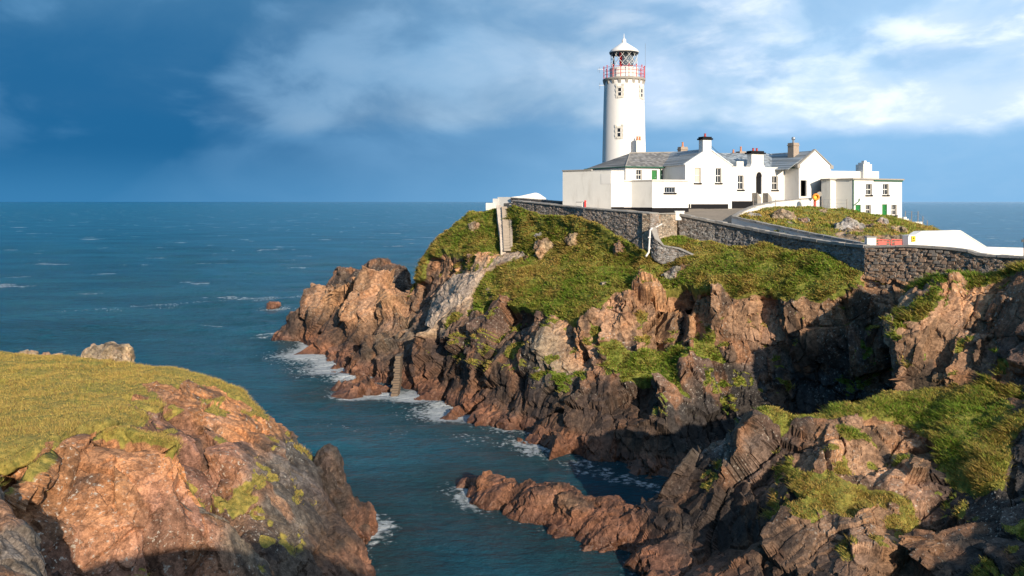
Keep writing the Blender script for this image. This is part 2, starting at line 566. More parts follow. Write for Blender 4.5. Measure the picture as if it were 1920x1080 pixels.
ROCK = rock_material('fractured_rock')
GRASS = grass_material()
WHITE = plain('whitewash', (0.80, 0.77, 0.72), 0.75, var=0.035, scale=0.9, bmp=0.18, dirt=(0.50, 0.44, 0.36), dirt_amt=0.42)
WHITE2 = plain('weathered_whitewash', (0.79, 0.76, 0.70), 0.85, var=0.06, scale=1.4, bmp=0.35, dirt=(0.42, 0.38, 0.32), dirt_amt=0.45)
TOWERW = plain('tower_paint', (0.81, 0.78, 0.74), 0.55, var=0.02, scale=0.8, bmp=0.08, dirt=(0.62, 0.56, 0.48), dirt_amt=0.22)
BLACK = plain('black_paint', (0.016, 0.016, 0.018), 0.9, var=0.2, spec=0.08)
REDP = plain('red_paint', (0.56, 0.016, 0.014), 0.45, var=0.1)
REDF = plain('faded_red_paint', (0.62, 0.13, 0.10), 0.6, var=0.12)
GREEN = plain('green_paint', (0.022, 0.19, 0.045), 0.45, var=0.12)
GUTTER = plain('gutter_green', (0.03, 0.12, 0.07), 0.5, var=0.15)
GREYST = plain('dressed_stone', (0.33, 0.30, 0.26), 0.85, var=0.25, scale=3.0, bmp=0.5)
CHIMST = plain('chimney_stone', (0.36, 0.285, 0.225), 0.9, var=0.3, scale=4.0, bmp=0.6)
CLAY = plain('clay_pot', (0.52, 0.21, 0.10), 0.8, var=0.2)
REDCLAY = plain('red_clay_pot', (0.42, 0.06, 0.05), 0.75, var=0.2)
METAL = plain('galvanised', (0.45, 0.46, 0.47), 0.4, metal=0.8, var=0.1)
DARKM = plain('dark_metal', (0.05, 0.055, 0.06), 0.5, metal=0.3)
CONC = plain('old_concrete', (0.58, 0.48, 0.39), 0.9, var=0.25, scale=1.6, bmp=0.8, dirt=(0.12, 0.095, 0.075), dirt_amt=0.8)
COPE = plain('coping_stone', (0.30, 0.275, 0.245), 0.9, var=0.35, scale=2.2, bmp=0.7, dirt=(0.12, 0.11, 0.10), dirt_amt=0.5)
STEPST = plain('step_stone', (0.36, 0.30, 0.24), 0.9, var=0.3, scale=3.0, bmp=0.6)
JETTY = plain('jetty_stone', (0.16, 0.115, 0.080), 0.85, var=0.3, scale=3.0, bmp=0.7)
ROAD = plain('worn_tarmac', (0.21, 0.175, 0.14), 0.95, var=0.3, scale=0.8, bmp=0.4, dirt=(0.12, 0.105, 0.09), dirt_amt=0.5)
ORANGE = plain('orange_plastic', (0.80, 0.26, 0.02), 0.5, var=0.08)
YELLOW = plain('yellow_sign', (0.80, 0.55, 0.02), 0.5)
POSTW = plain('weathered_post', (0.30, 0.25, 0.21), 0.85, var=0.25, scale=6)
CREAM = plain('cream_blind', (0.62, 0.56, 0.42), 0.8, var=0.1)
PIPEW = plain('white_pipe', (0.72, 0.66, 0.62), 0.5)
WALL_GREY = stone_material('grey_rubble', (0.26, 0.25, 0.24), (0.46, 0.45, 0.43), white=0.6)
WALL_BROWN = stone_material('brown_rubble', (0.28, 0.205, 0.15), (0.52, 0.46, 0.39), white=0.35)
WALL_PALE = stone_material('pale_rubble', (0.40, 0.33, 0.25), (0.52, 0.46, 0.39), white=0.3)
SLATE = slate_material('grey_slate', (0.185, 0.175, 0.165))
SLATEB = slate_material('blue_slate', (0.235, 0.265, 0.29))
gm_, gk_, gb_ = new_mat('window_glass')
gb_.inputs['Base Color'].default_value = (0.02, 0.024, 0.03, 1); gb_.inputs['Roughness'].default_value = 0.08
GLASS = gm_
lm_, lk_, lb_ = new_mat('lantern_glass')
lb_.inputs['Base Color'].default_value = (0.9, 0.95, 0.97, 1); lb_.inputs['Roughness'].default_value = 0.03
lb_.inputs['Transmission Weight'].default_value = 1.0; lb_.inputs['IOR'].default_value = 1.02
LGLASS = lm_

# ------------------------------------------------------------------ land
#          stone albedo ('k', 'm' also paint shade), share of the fracturing it gets
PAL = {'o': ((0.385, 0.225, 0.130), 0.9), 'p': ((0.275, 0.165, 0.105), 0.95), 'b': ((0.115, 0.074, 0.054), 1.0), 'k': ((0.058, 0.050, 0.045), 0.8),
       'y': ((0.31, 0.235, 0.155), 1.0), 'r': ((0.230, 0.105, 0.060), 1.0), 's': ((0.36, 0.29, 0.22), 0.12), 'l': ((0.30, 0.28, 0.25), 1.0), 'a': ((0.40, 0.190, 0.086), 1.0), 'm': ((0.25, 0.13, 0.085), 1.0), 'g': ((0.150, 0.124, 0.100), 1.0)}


def read_pts(txt):
    out = []
    for row in txt.replace('\n', ';').split(';'):
        row = row.split()
        if row: out.append((float(row[0]), float(row[1]), float(row[2]), float(row[3]), row[4], row[5] if len(row) > 5 else ''))
    return out


LANDS = {}
sstep = lambda x, a, b: (lambda t: t * t * (3 - 2 * t))(np.clip((x - a) / (b - a), 0, 1))


def weather(V, c, tone):
    """stone colour: every block its own tone, iron stain, dark run-off, black and red bands of the tide, lichen cover"""
    v1 = fbm(V * 0.45, 4, 101)
    c = c * (1 + 0.50 * v1 + 0.26 * tone[1] + 0.16 * tone[0] + 0.16 * tone[2]).clip(0.25, 2)[:, None]
    c = c * (1 + np.stack([0.05 * tone[0], -0.02 * tone[1], -0.10 * tone[0]], 1))
    mixin = lambda c, col_, f: c + (np.array(col_) - c) * f[:, None]
    c = mixin(c, (0.030, 0.026, 0.025), 0.70 * sstep(fbm(V * np.array([0.9, 0.9, 0.15]), 4, 103), 0.12, 0.42))
    c = mixin(c, (0.38, 0.18, 0.085), 0.45 * sstep(fbm(V * np.array([0.7, 0.7, 0.4]) + 9, 3, 105), 0.15, 0.45))
    zz = V[:, 2] + 1.5 * v1
    c = mixin(c, (0.036, 0.029, 0.026), 0.55 * sstep(zz, 1.0, 1.9) * (1 - sstep(zz, 3.6, 5.6)))
    low = 1 - sstep(zz, 0.6, 1.6)
    red = np.array((0.195, 0.095, 0.060)) * (1 + 0.7 * fbm(V * 1.4, 3, 107))[:, None]
    c = c + (red - c) * (0.7 * low)[:, None]
    c = mixin(c, (0.055, 0.026, 0.016), 0.6 * (1 - sstep(V[:, 2], 0.15, 0.8)))
    lich = sstep(fbm(V * 0.4 + 3, 3, 109), -0.12, 0.25) * sstep(V[:, 2], 2.5, 5.0)
    return np.clip(c, 0.01, 0.7), lich



def land(name, outline, inner, label, frame=(0.25, 0.12, 0.3), fine=0.0024, dry=0.3, amp=1.0, lump=0.25, back=(2.2, 0.5, 7.0), kind='structure', cat='cliff', lmin=0.06, scales=(7.2, 2.8, 0.9), seed=3, patchy=0.5, moss=0.12, soften=1.0):
    ol, inn = read_pts(outline), read_pts(inner)
    pts = ol + inn
    n0 = len(ol)
    res = geometry.delaunay_2d_cdt([Vector((p[0], p[1])) for p in pts], [], [list(range(n0))], 1, 1e-4)
    uv, tri, orig = res[0], res[2], res[3]
    src = [o_[0] if o_ else None for o_ in orig]
    V, A = [], []
    for i, s_ in enumerate(src):
        p = pts[s_]
        V.append(P(p[0], p[1], p[2]))
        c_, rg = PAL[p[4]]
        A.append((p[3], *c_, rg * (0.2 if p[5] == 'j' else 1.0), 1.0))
    idx = {s_: i for i, s_ in enumerate(src)}
    T = [tuple(f)[::-1] if True else f for f in tri]
    V = [np.array(v) for v in V]
    # sides that the photograph does not show: crests fall away behind, feet go on under water
    ring = [idx[i] for i in range(n0)]
    fl = [ol[i][5] for i in range(n0)]
    rows = []
    for i, f_ in zip(ring, fl):
        p = V[i]; d = np.array([p[0], p[1], 0]); d /= np.linalg.norm(d)
        if f_ == 'w':
            a1 = p - d * 0.5 + [0, 0, -0.9]; a2 = p - d * 0.9 + [0, 0, -3.0 - max(0, p[2])]
        elif f_ == 'j':
            a1 = p + d * 1.0 + [0, 0, -0.6]; a2 = p + d * 1.6 + [0, 0, -4.0]
        else:
            a1 = p + d * back[0] + [0, 0, -back[1]]; a2 = p + d * back[2]; a2[2] = -2.5
        rows.append((len(V), len(V) + 1))
        a_ = list(A[i]); a_[5] = 0.0
        V += [a1, a2]; A += [tuple(A[i]), tuple(a_)]
    for k in range(n0):
        i, j = ring[k], ring[(k + 1) % n0]
        (a1, a2), (b1, b2) = rows[k], rows[(k + 1) % n0]
        T += [(i, a1, j), (j, a1, b1), (a1, a2, b1), (b1, a2, b2)]
    V, A, T = np.array(V), np.array(A, float), np.array(T)
    # consistent winding: point the shown surface at the viewer
    nf = len(tri)
    fn = np.cross(V[T[:nf, 1]] - V[T[:nf, 0]], V[T[:nf, 2]] - V[T[:nf, 0]])
    cen = V[T[:nf]].mean(1) - [0, 0, CAM_H]
    bad = np.einsum('ij,ij->i', fn, cen) > 0
    if bad.sum() > nf / 2:
        T[:nf] = T[:nf, ::-1]
    e0 = (ring[0], ring[1])
    shared = any((t[a], t[(a + 1) % 3]) == e0 for t in T[:nf] for a in range(3))
    if shared == any((t[a], t[(a + 1) % 3]) == e0 for t in T[nf:] for a in range(3)):
        T[nf:] = T[nf:, ::-1]
    V, T, A = refine(V, T, A, lambda m, a: np.maximum(0.9, 0.016 * m[:, 1]))
    V = relax(V, T, soften * (0.22 + 0.45 * np.clip(A[:, 0], 0, 1)) * (V[:, 2] > -1.5), 2)
    tree = BVHTree.FromPolygons([tuple(v) for v in V], [tuple(map(int, t)) for t in T])
    def size(m, a):
        uu, vv = np.abs(m[:, 0] / m[:, 1]) * FOC, (CAM_H - m[:, 2]) / m[:, 1] * FOC + CV
        aside = (uu > 1000) | (vv > 1110) | (m[:, 2] < -0.5) | (a[:, 5] < 0.8)      # coarser where the lens does not look
        return np.maximum(lmin, fine * m[:, 1]) * np.where(aside, 4.0, 1.0 + 0.7 * np.clip(a[:, 0], 0, 1))
    V, T, A = refine(V, T, A, size)
    N = vnormals(V, T)
    g0 = A[:, 0] + patchy * fbm(V * 0.42, 4, 5) + 0.22 * (N[:, 2] - 0.5)
    g = np.clip((g0 - 0.40) / 0.22, 0, 1)
    ga = g * g * (3 - 2 * g)
    d, tone = rock_disp(V, frame, amp, scales, seed, N, T)
    big = fbm(V * 0.13, 3, 21)
    rock = (d + 0.75 * amp * big) * A[:, 4] * (1 - 0.86 * ga)
    soft = ga * (lump * fbm(V * np.array([0.55, 0.55, 0.9]), 4, 31) + 0.10 * fbm(V * 2.4, 2, 33) + 0.10)
    Vd = V + N * (rock + soft)[:, None]
    Nd = vnormals(Vd, T)                                   # moss and turf find a hold on the ledges
    ledge = sstep(Nd[:, 2], 0.30, 0.65) * sstep(fbm(V * 0.7, 3, 201), moss, moss + 0.2) * sstep(Vd[:, 2], 2.5, 4.5) * (sstep(Vd[:, 0], -13, -6) if name == 'headland' else 1.0)
    ga = np.maximum(ga, ledge)
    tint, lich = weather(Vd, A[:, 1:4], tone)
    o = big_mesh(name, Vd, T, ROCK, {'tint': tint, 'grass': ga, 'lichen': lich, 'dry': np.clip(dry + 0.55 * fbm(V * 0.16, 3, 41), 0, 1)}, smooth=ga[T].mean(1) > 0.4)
    tag(o, label, cat, kind=kind)
    LANDS[name] = dict(V=Vd, T=T, g=ga, tree=tree, dry=dry)
    return o


def grass_on(landname, count, h, label, zmin=1.0, wide=0.035, dry=None, blades=6, near=1.0, name='grass'):
    """blades of long grass lying down the slope, on the turf of one piece of land"""
    L = LANDS[landname]
    V, T, g = L['V'], L['T'], L['g']
    a, b, c_ = V[T[:, 0]], V[T[:, 1]], V[T[:, 2]]
    fn = np.cross(b - a, c_ - a); ar = np.linalg.norm(fn, axis=1) / 2
    gt = g[T].mean(1)
    cen = (a + b + c_) / 3
    fnn = fn / (2 * ar[:, None] + 1e-12)
    front = np.clip((fnn * (np.array([0, 0, CAM_H]) - cen)).sum(1), 0, None) > -2.0
    wt = ar * np.clip(gt - 0.35, 0, 1) * (cen[:, 2] > zmin) * (fnn[:, 2] > 0.05) * np.clip(40.0 / np.linalg.norm(cen, axis=1), 0.2, 2.0) ** near * front
    if wt.sum() <= 0: return None
    pick = rng.choice(len(T), count, p=wt / wt.sum())
    r1, r2 = np.sqrt(rng.random(count)), rng.random(count)
    base = a[pick] * (1 - r1)[:, None] + b[pick] * (r1 * (1 - r2))[:, None] + c_[pick] * (r1 * r2)[:, None]
    nn = fnn[pick]
    down = nn.copy(); down[:, 2] = 0
    clump = np.clip(0.8 + 1.3 * fbm(base * 0.9, 3, 51), 0.25, 1.9)
    dr = np.clip((L['dry'] if dry is None else dry) + 0.9 * fbm(base * 0.2, 3, 41) + 0.55 * fbm(base * 0.9, 2, 55), 0, 1)
    green = np.array([0.175, 0.275, 0.030]); dryc = np.array([0.475, 0.325, 0.092]); brown = np.array([0.24, 0.14, 0.055])
    V2, C2 = [], []
    for k in range(blades):
        j = rng.normal(0, 0.10, (count, 3)); j[:, 2] *= 0.2
        ang = rng.random(count) * 6.283
        side = np.stack([np.cos(ang), np.sin(ang), np.zeros(count)], 1)
        ln = (h * clump * (0.55 + 0.75 * rng.random(count)))[:, None]
        lean = down * 0.85 + rng.normal(0, 0.42, (count, 3)) + np.array([-0.22, 0.05, 0])
        lean[:, 2] = 0.62
        tip = base + j + lean * ln
        wd = wide * (0.7 + 0.6 * rng.random(count))[:, None] * np.clip(np.linalg.norm(base, axis=1) / 40, 0.6, 2.2)[:, None]
        V2.append(np.stack([base + j - side * wd - nn * 0.04, base + j + side * wd - nn * 0.04, tip], 1).reshape(-1, 3))
        mixd = np.clip(dr + rng.normal(0, 0.22, count), 0, 1)[:, None]
        cc = green * (1 - mixd) + dryc * mixd
        br = (rng.random(count) < 0.12)[:, None]
        cc = np.where(br, brown, cc) * (0.65 + 0.7 * rng.random((count, 1)))
        C2.append(np.repeat(cc, 3, 0))
    V2, C2 = np.concatenate(V2), np.concatenate(C2)
    o = big_mesh(name, V2, np.arange(len(V2)).reshape(-1, 3), GRASS, {'tint': C2}, smooth=False)
    return tag(o, label, 'grass', kind='stuff')

# ---- the lighthouse headland; 'k' paints shade and wet rock in the cove
land('headland', '''
925 391 100 .9 p c; 945 389 98 .9 p j; 965 382 96 .9 p j; 1010 398 91 .9 p j; 1060 404 87 .9 p j; 1100 406 83.5 .9 p j; 1140 427 81 .8 p j; 1180 452 78.7 .8 p j
1216 474 76.5 .7 p j; 1248 442 79 .8 p j; 1290 442 79.5 .9 p j; 1310 455 77.5 .9 p j; 1345 460 75.5 .9 p j; 1450 462 70.5 .9 p j; 1540 476 66.3 .9 p j; 1595 498 63.2 .9 p j
1625 513 61.7 .2 p j; 1700 525 59.5 .1 p j; 1765 525 58 .1 p j; 1765 740 57 0 k j; 1765 905 57 0 k w; 1640 905 57 0 k w; 1500 905 57 0 k w; 1400 905 57 0 k w
1270 903 57.1 0 b w; 1180 886 59 0 r w; 1130 873 60.6 0 r w; 1080 863 61.9 0 r w; 1000 844 64.4 0 r w; 960 823 67.4 0 r w; 910 799 71.3 0 r w; 868 790 72.8 0 r w; 830 769 76.7 0 r w
790 753 80 0 r w; 745 739 83.1 0 r w; 700 736 83.8 0 r w; 650 736 83.8 0 b w; 632 723 87 0 b w; 628 701 92.9 0 b w; 605 690 96.2 0 r w; 612 672 102 0 r w; 570 655 108.3 0 r w; 545 640 114.5 0 b w
533 634 117.2 0 b w; 548 600 118.5 0 b c; 570 562 118 0 p c; 600 540 116 0 o c; 640 522 113 0 o c; 690 514 110 0 o c; 740 532 107 0 o c; 768 548 104 .3 p c; 776 520 103 .6 b c; 793 480 103 .8 p c
812 455 104 .8 p c; 842 424 104 .9 p c; 880 405 103 .9 p c
''', '''
900 420 98.5 .9 p; 860 440 99.5 .9 p; 830 460 100 .8 p; 900 460 95.5 .9 p; 850 466 98.5 .8 p; 920 440 97 .9 p; 935 470 93.5 .8 p; 955 430 95 .9 p; 950 470 92.6 .7 p
830 478 97.2 .1 o; 858 475 96.5 .1 o; 812 500 99.5 .1 p; 855 520 94.6 0 o; 825 545 95.6 0 o; 800 540 99.5 .2 b; 790 520 101 .5 b; 840 557 93.5 0 r; 880 492 95 .5 o; 905 487 93.8 .4 o; 925 487 92.8 .3 o; 880 472 96 .9 p
955 484 91.3 .1 s; 985 479 90.4 .4 s; 900 520 89.8 .1 s; 870 540 89.3 0 s; 840 570 88.8 0 s; 815 606 88.4 0 s; 880 560 87.8 .2 s; 905 530 88.6 .4 s; 845 590 87 .2 s
935 538 87 1 p; 900 577 86.2 .9 p; 860 596 86 .8 p; 830 620 86.4 .4 y; 960 500 88.3 1 p; 1000 500 87 1 p
1000 460 90 .9 p; 1040 440 88 .9 p; 1090 440 85 .9 p; 1000 420 91.3 .9 p; 980 440 92 .9 p; 1050 480 85 1 p; 1100 480 83 1 p; 1150 480 81 1 p; 1200 490 78 1 p; 1240 492 76.3 .9 p; 1262 462 78 1.4 s
1050 520 80.5 1 p; 1110 520 78 1 p; 1000 540 82 1 p; 960 540 82.6 .8 b; 1060 560 76.5 1 p; 1110 560 74 .9 p; 1180 522 75.8 .9 p; 1225 513 75 .9 s; 1275 478 76.5 1.4 s
930 562 82.8 .3 b; 880 602 84.3 .6 b; 930 600 80.3 .1 b; 970 600 79 0 b; 1000 582 78.3 .6 b; 1020 602 75.3 .3 p; 1060 602 73.4 .5 o; 1040 640 72.5 0 y; 1000 650 75 0 k; 950 650 76.6 0 k; 900 650 80 .2 b; 850 640 84.3 .2 b; 800 640 89 .1 b; 780 662 88.3 0 b
850 690 81.3 0 b; 900 700 77.3 0 b; 950 710 74.3 0 b; 1000 710 71.8 0 k; 1050 700 69.8 0 y; 870 745 76.3 0 r; 930 760 72.3 0 b; 990 780 68.8 0 b; 1050 780 65.8 0 b; 1060 830 63.3 0 r; 905 775 73 0 r
1100 602 71.6 .7 o; 1130 622 70 .7 o; 1100 650 70 .2 o; 1150 652 68.5 .9 p; 1190 682 67 1 p; 1240 700 65.4 1 p; 1272 728 63.8 .8 p; 1190 716 66 .7 b; 1120 690 68.5 .2 p; 1080 670 70 0 o
1100 742 66.4 .1 b; 1150 737 66 .1 b; 1200 748 64.7 .1 b; 1250 762 62.8 0 k; 1100 800 63.3 0 b; 1160 790 63 0 b; 1220 800 61.4 0 b; 1270 830 60 0 k; 1140 842 61.4 0 b; 1200 858 59.9 0 b
1135 553 72.8 .6 o; 1180 543 72.3 .7 o; 1230 538 71.8 .5 o; 1262 514 73 1.1 s; 1280 502 73.5 1.2 s; 1133 570 71.3 0 o; 1180 560 70.9 0 o; 1232 553 70.6 0 o; 1133 600 70.8 0 o; 1140 632 69.3 0 o; 1180 590 70.3 0 o; 1230 590 69.8 0 o; 1262 555 70.4 0 o
1200 640 68.4 0 o; 1250 632 68.3 0 o; 1273 565 71.2 0 b; 1273 630 69.4 0 b
1300 490 73 1.3 s; 1350 480 72.5 1 p; 1400 478 71.3 1 p; 1450 475 69.5 1 p; 1530 487 66 1 p; 1580 508 63.2 1 p; 1310 520 70 1.1 p; 1380 515 68.3 1 p; 1450 515 66.6 1 p; 1520 520 64.2 1 p; 1595 532 61.8 .6 o
1290 537 69 .1 o; 1350 543 67.3 .4 o; 1400 548 65.9 .5 o; 1460 548 64.4 .5 o; 1530 550 62.6 .5 o; 1590 552 61 .2 o
1290 590 68.4 0 o; 1350 600 66.9 0 o; 1420 600 65.4 0 o; 1480 600 63.8 0 o; 1540 600 62 0 o; 1600 600 60 0 p; 1290 640 67.4 .1 p; 1350 640 66 .1 p; 1430 640 64.9 0 p; 1500 650 63.3 0 p; 1560 650 61.5 0 b; 1620 620 59.9 0 b
1350 690 65.6 .4 k; 1325 652 66.3 1 b; 1345 665 66 1 b; 1300 702 64.8 .1 b; 1400 700 65 0 k; 1500 700 63.8 0 k; 1600 690 61.5 0 k; 1660 660 60.3 0 k; 1310 770 62.3 0 k; 1400 780 62.3 0 k; 1500 780 62 0 k; 1600 760 60.5 0 k
1300 850 59.6 0 k; 1400 850 60 0 k; 1550 850 59.5 0 k; 1650 560 61 0 p; 1700 570 60 0 p; 1645 530 61.3 .1 p; 1700 640 59.8 0 k; 1700 740 59.2 0 k
640 545 110.8 0 o; 690 540 107.3 0 o; 730 550 104.6 0 o; 600 560 114 0 o; 580 590 115.3 0 p; 640 580 107.8 0 o; 700 580 103.3 0 o; 750 580 101.3 0 o; 560 620 116 0 b; 620 612 108.3 0 b; 680 612 102.6 0 o; 740 612 98.8 0 p; 790 592 97.3 .2 b
580 640 112 0 r; 640 640 103 0 b; 690 640 98.3 0 b; 640 672 98.3 0 r; 620 685 96.6 0 r; 760 622 95.3 0 y; 720 640 94.8 0 y; 660 660 95.8 0 b; 680 690 91.3 0 b; 650 702 90.3 0 b; 740 662 90.8 0 k; 720 702 87.6 0 r; 770 690 86.8 0 b; 790 722 83.3 0 r; 830 730 80.3 0 b
''', 'broad rocky headland with green turf slopes below the lighthouse', frame=(0.2, 0.15, 0.35), dry=0.42, lump=0.45, moss=0.06)

# ---- cliff under the approach road
land('sunlit_cliff', '''
1655 603 52.8 0 y c; 1668 590 53.5 .1 y c; 1690 562 54.5 .2 y c; 1715 537 55 .5 p c; 1780 523 54.8 .7 p c; 1850 515 53 .8 p j; 1920 497 51.5 .8 p j; 2010 480 49.5 .8 p j; 2100 470 47 .8 p j; 2100 620 45.5 .2 b j
2100 800 43 .2 b j; 1980 790 43.5 .3 b j; 1900 762 45.3 .6 b j; 1850 750 46.8 .8 p j; 1780 745 48.2 .6 p j; 1705 752 49.6 .1 p j; 1690 718 50.8 0 p c; 1672 655 51.8 0 p c
''', '''
1700 570 53.3 0 y; 1740 545 53.2 .1 o; 1800 542 52.4 .1 o; 1860 528 51.4 .2 o; 1920 512 50 .3 p; 1700 620 52.3 0 o; 1760 610 51.8 0 o; 1820 590 51.2 0 o; 1880 580 50 0 p; 1950 570 48.2 0 p
1720 690 50.6 0 o; 1780 690 50 0 o; 1830 650 50 0 p; 1870 640 50.2 0 k; 1900 620 48.7 0 p; 1880 690 47.6 .6 b; 1840 705 48.2 .6 b; 1930 680 46 .4 b; 1960 720 44.6 .2 k; 1900 720 46.3 .6 b; 1730 725 50 0 y; 1785 722 49.3 0 o
''', 'tall pink sunlit rock face under the bridge parapet', frame=(0.45, -0.35, 0.6), dry=0.35, amp=0.65, cat='cliff', back=(2.0, 0.4, 6.0), scales=(6.5, 2.6, 0.9))

# ---- outcrop and grassy gully below it; 'k' paints the gully's shade
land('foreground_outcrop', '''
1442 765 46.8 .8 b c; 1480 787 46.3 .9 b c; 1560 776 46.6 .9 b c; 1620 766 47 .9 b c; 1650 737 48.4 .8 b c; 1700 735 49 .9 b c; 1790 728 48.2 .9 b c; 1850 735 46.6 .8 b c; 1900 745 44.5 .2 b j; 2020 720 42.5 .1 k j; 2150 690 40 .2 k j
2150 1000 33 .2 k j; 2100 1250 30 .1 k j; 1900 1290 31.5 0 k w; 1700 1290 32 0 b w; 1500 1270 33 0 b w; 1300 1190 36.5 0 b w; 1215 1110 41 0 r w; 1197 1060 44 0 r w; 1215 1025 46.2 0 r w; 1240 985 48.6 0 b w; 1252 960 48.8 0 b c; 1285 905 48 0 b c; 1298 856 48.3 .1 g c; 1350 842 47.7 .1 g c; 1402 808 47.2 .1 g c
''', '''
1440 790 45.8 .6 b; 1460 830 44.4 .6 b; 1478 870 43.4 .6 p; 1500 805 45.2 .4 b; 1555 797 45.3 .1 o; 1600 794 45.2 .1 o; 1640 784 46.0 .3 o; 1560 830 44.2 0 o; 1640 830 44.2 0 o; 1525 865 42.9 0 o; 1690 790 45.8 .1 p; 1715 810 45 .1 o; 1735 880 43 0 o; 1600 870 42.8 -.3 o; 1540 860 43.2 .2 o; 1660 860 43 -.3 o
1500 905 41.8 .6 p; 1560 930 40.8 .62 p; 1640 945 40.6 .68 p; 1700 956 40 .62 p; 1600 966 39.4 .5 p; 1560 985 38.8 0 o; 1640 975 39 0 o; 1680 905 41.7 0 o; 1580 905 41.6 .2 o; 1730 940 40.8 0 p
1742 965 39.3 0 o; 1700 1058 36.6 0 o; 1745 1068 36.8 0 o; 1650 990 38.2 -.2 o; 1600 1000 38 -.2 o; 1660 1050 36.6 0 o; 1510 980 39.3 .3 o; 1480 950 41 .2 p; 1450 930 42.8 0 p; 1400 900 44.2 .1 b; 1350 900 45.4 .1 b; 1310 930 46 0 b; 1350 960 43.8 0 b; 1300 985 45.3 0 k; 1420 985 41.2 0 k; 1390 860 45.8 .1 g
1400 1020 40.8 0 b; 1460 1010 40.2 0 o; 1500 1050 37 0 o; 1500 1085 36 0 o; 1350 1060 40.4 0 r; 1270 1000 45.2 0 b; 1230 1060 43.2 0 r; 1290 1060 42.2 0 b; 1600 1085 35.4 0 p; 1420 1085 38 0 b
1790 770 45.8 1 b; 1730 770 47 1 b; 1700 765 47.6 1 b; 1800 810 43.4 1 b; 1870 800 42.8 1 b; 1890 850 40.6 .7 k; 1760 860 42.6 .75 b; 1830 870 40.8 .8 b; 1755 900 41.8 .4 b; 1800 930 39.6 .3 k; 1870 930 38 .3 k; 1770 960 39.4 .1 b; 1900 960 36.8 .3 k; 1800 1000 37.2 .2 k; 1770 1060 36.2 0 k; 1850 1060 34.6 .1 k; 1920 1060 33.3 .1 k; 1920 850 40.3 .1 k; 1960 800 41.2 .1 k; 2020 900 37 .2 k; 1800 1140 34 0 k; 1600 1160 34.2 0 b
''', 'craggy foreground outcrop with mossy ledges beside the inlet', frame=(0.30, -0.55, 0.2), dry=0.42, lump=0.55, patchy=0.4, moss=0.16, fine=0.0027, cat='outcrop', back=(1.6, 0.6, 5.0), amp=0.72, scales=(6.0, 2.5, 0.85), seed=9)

# ---- reef in the inlet
land('tidal_reef', '''
878 912 56 0 r c; 897 898 55.6 0 r c; 912 897 55.4 0 r c; 935 901 54.6 0 r c; 945 905 54 0 r c; 985 920 52.4 0 r c; 1045 906 51 0 r c; 1062 918 50.4 0 r c; 1085 930 49.6 0 r c; 1118 932 49.2 0 r c; 1142 930 49 0 r c; 1165 945 48.6 0 r c; 1205 968 47.4 0 r c; 1262 985 46.8 0 b c; 1280 1030 45 0 b j; 1225 1065 43.4 0 r w
1195 1040 45.2 0 r w; 1160 1028 46.1 0 r w; 1100 1018 46.8 0 r w; 1040 1010 47.4 0 r w; 990 985 49.4 0 r w; 955 965 51 0 r w; 920 945 52.9 0 r w; 888 925 54.8 0 r w
''', '''
905 912 54.7 0 r; 940 920 53.2 0 r; 990 945 50.8 0 r; 1050 940 49.4 0 o; 1060 980 48.4 0 r; 1110 970 48 0 r; 1145 960 47.8 0 r; 1190 1000 46.6 0 r; 1230 1010 46 0 r; 1020 965 49.6 0 r; 1090 945 48.9 0 p
''', 'low red-brown reef of broken rock running out into the inlet', frame=(0.2, -0.7, 0.4), amp=0.75, lump=0.1, cat='reef', back=(1.6, 0.8, 3.2), scales=(2.2, 0.95, 0.4), seed=5, soften=.4, moss=1)

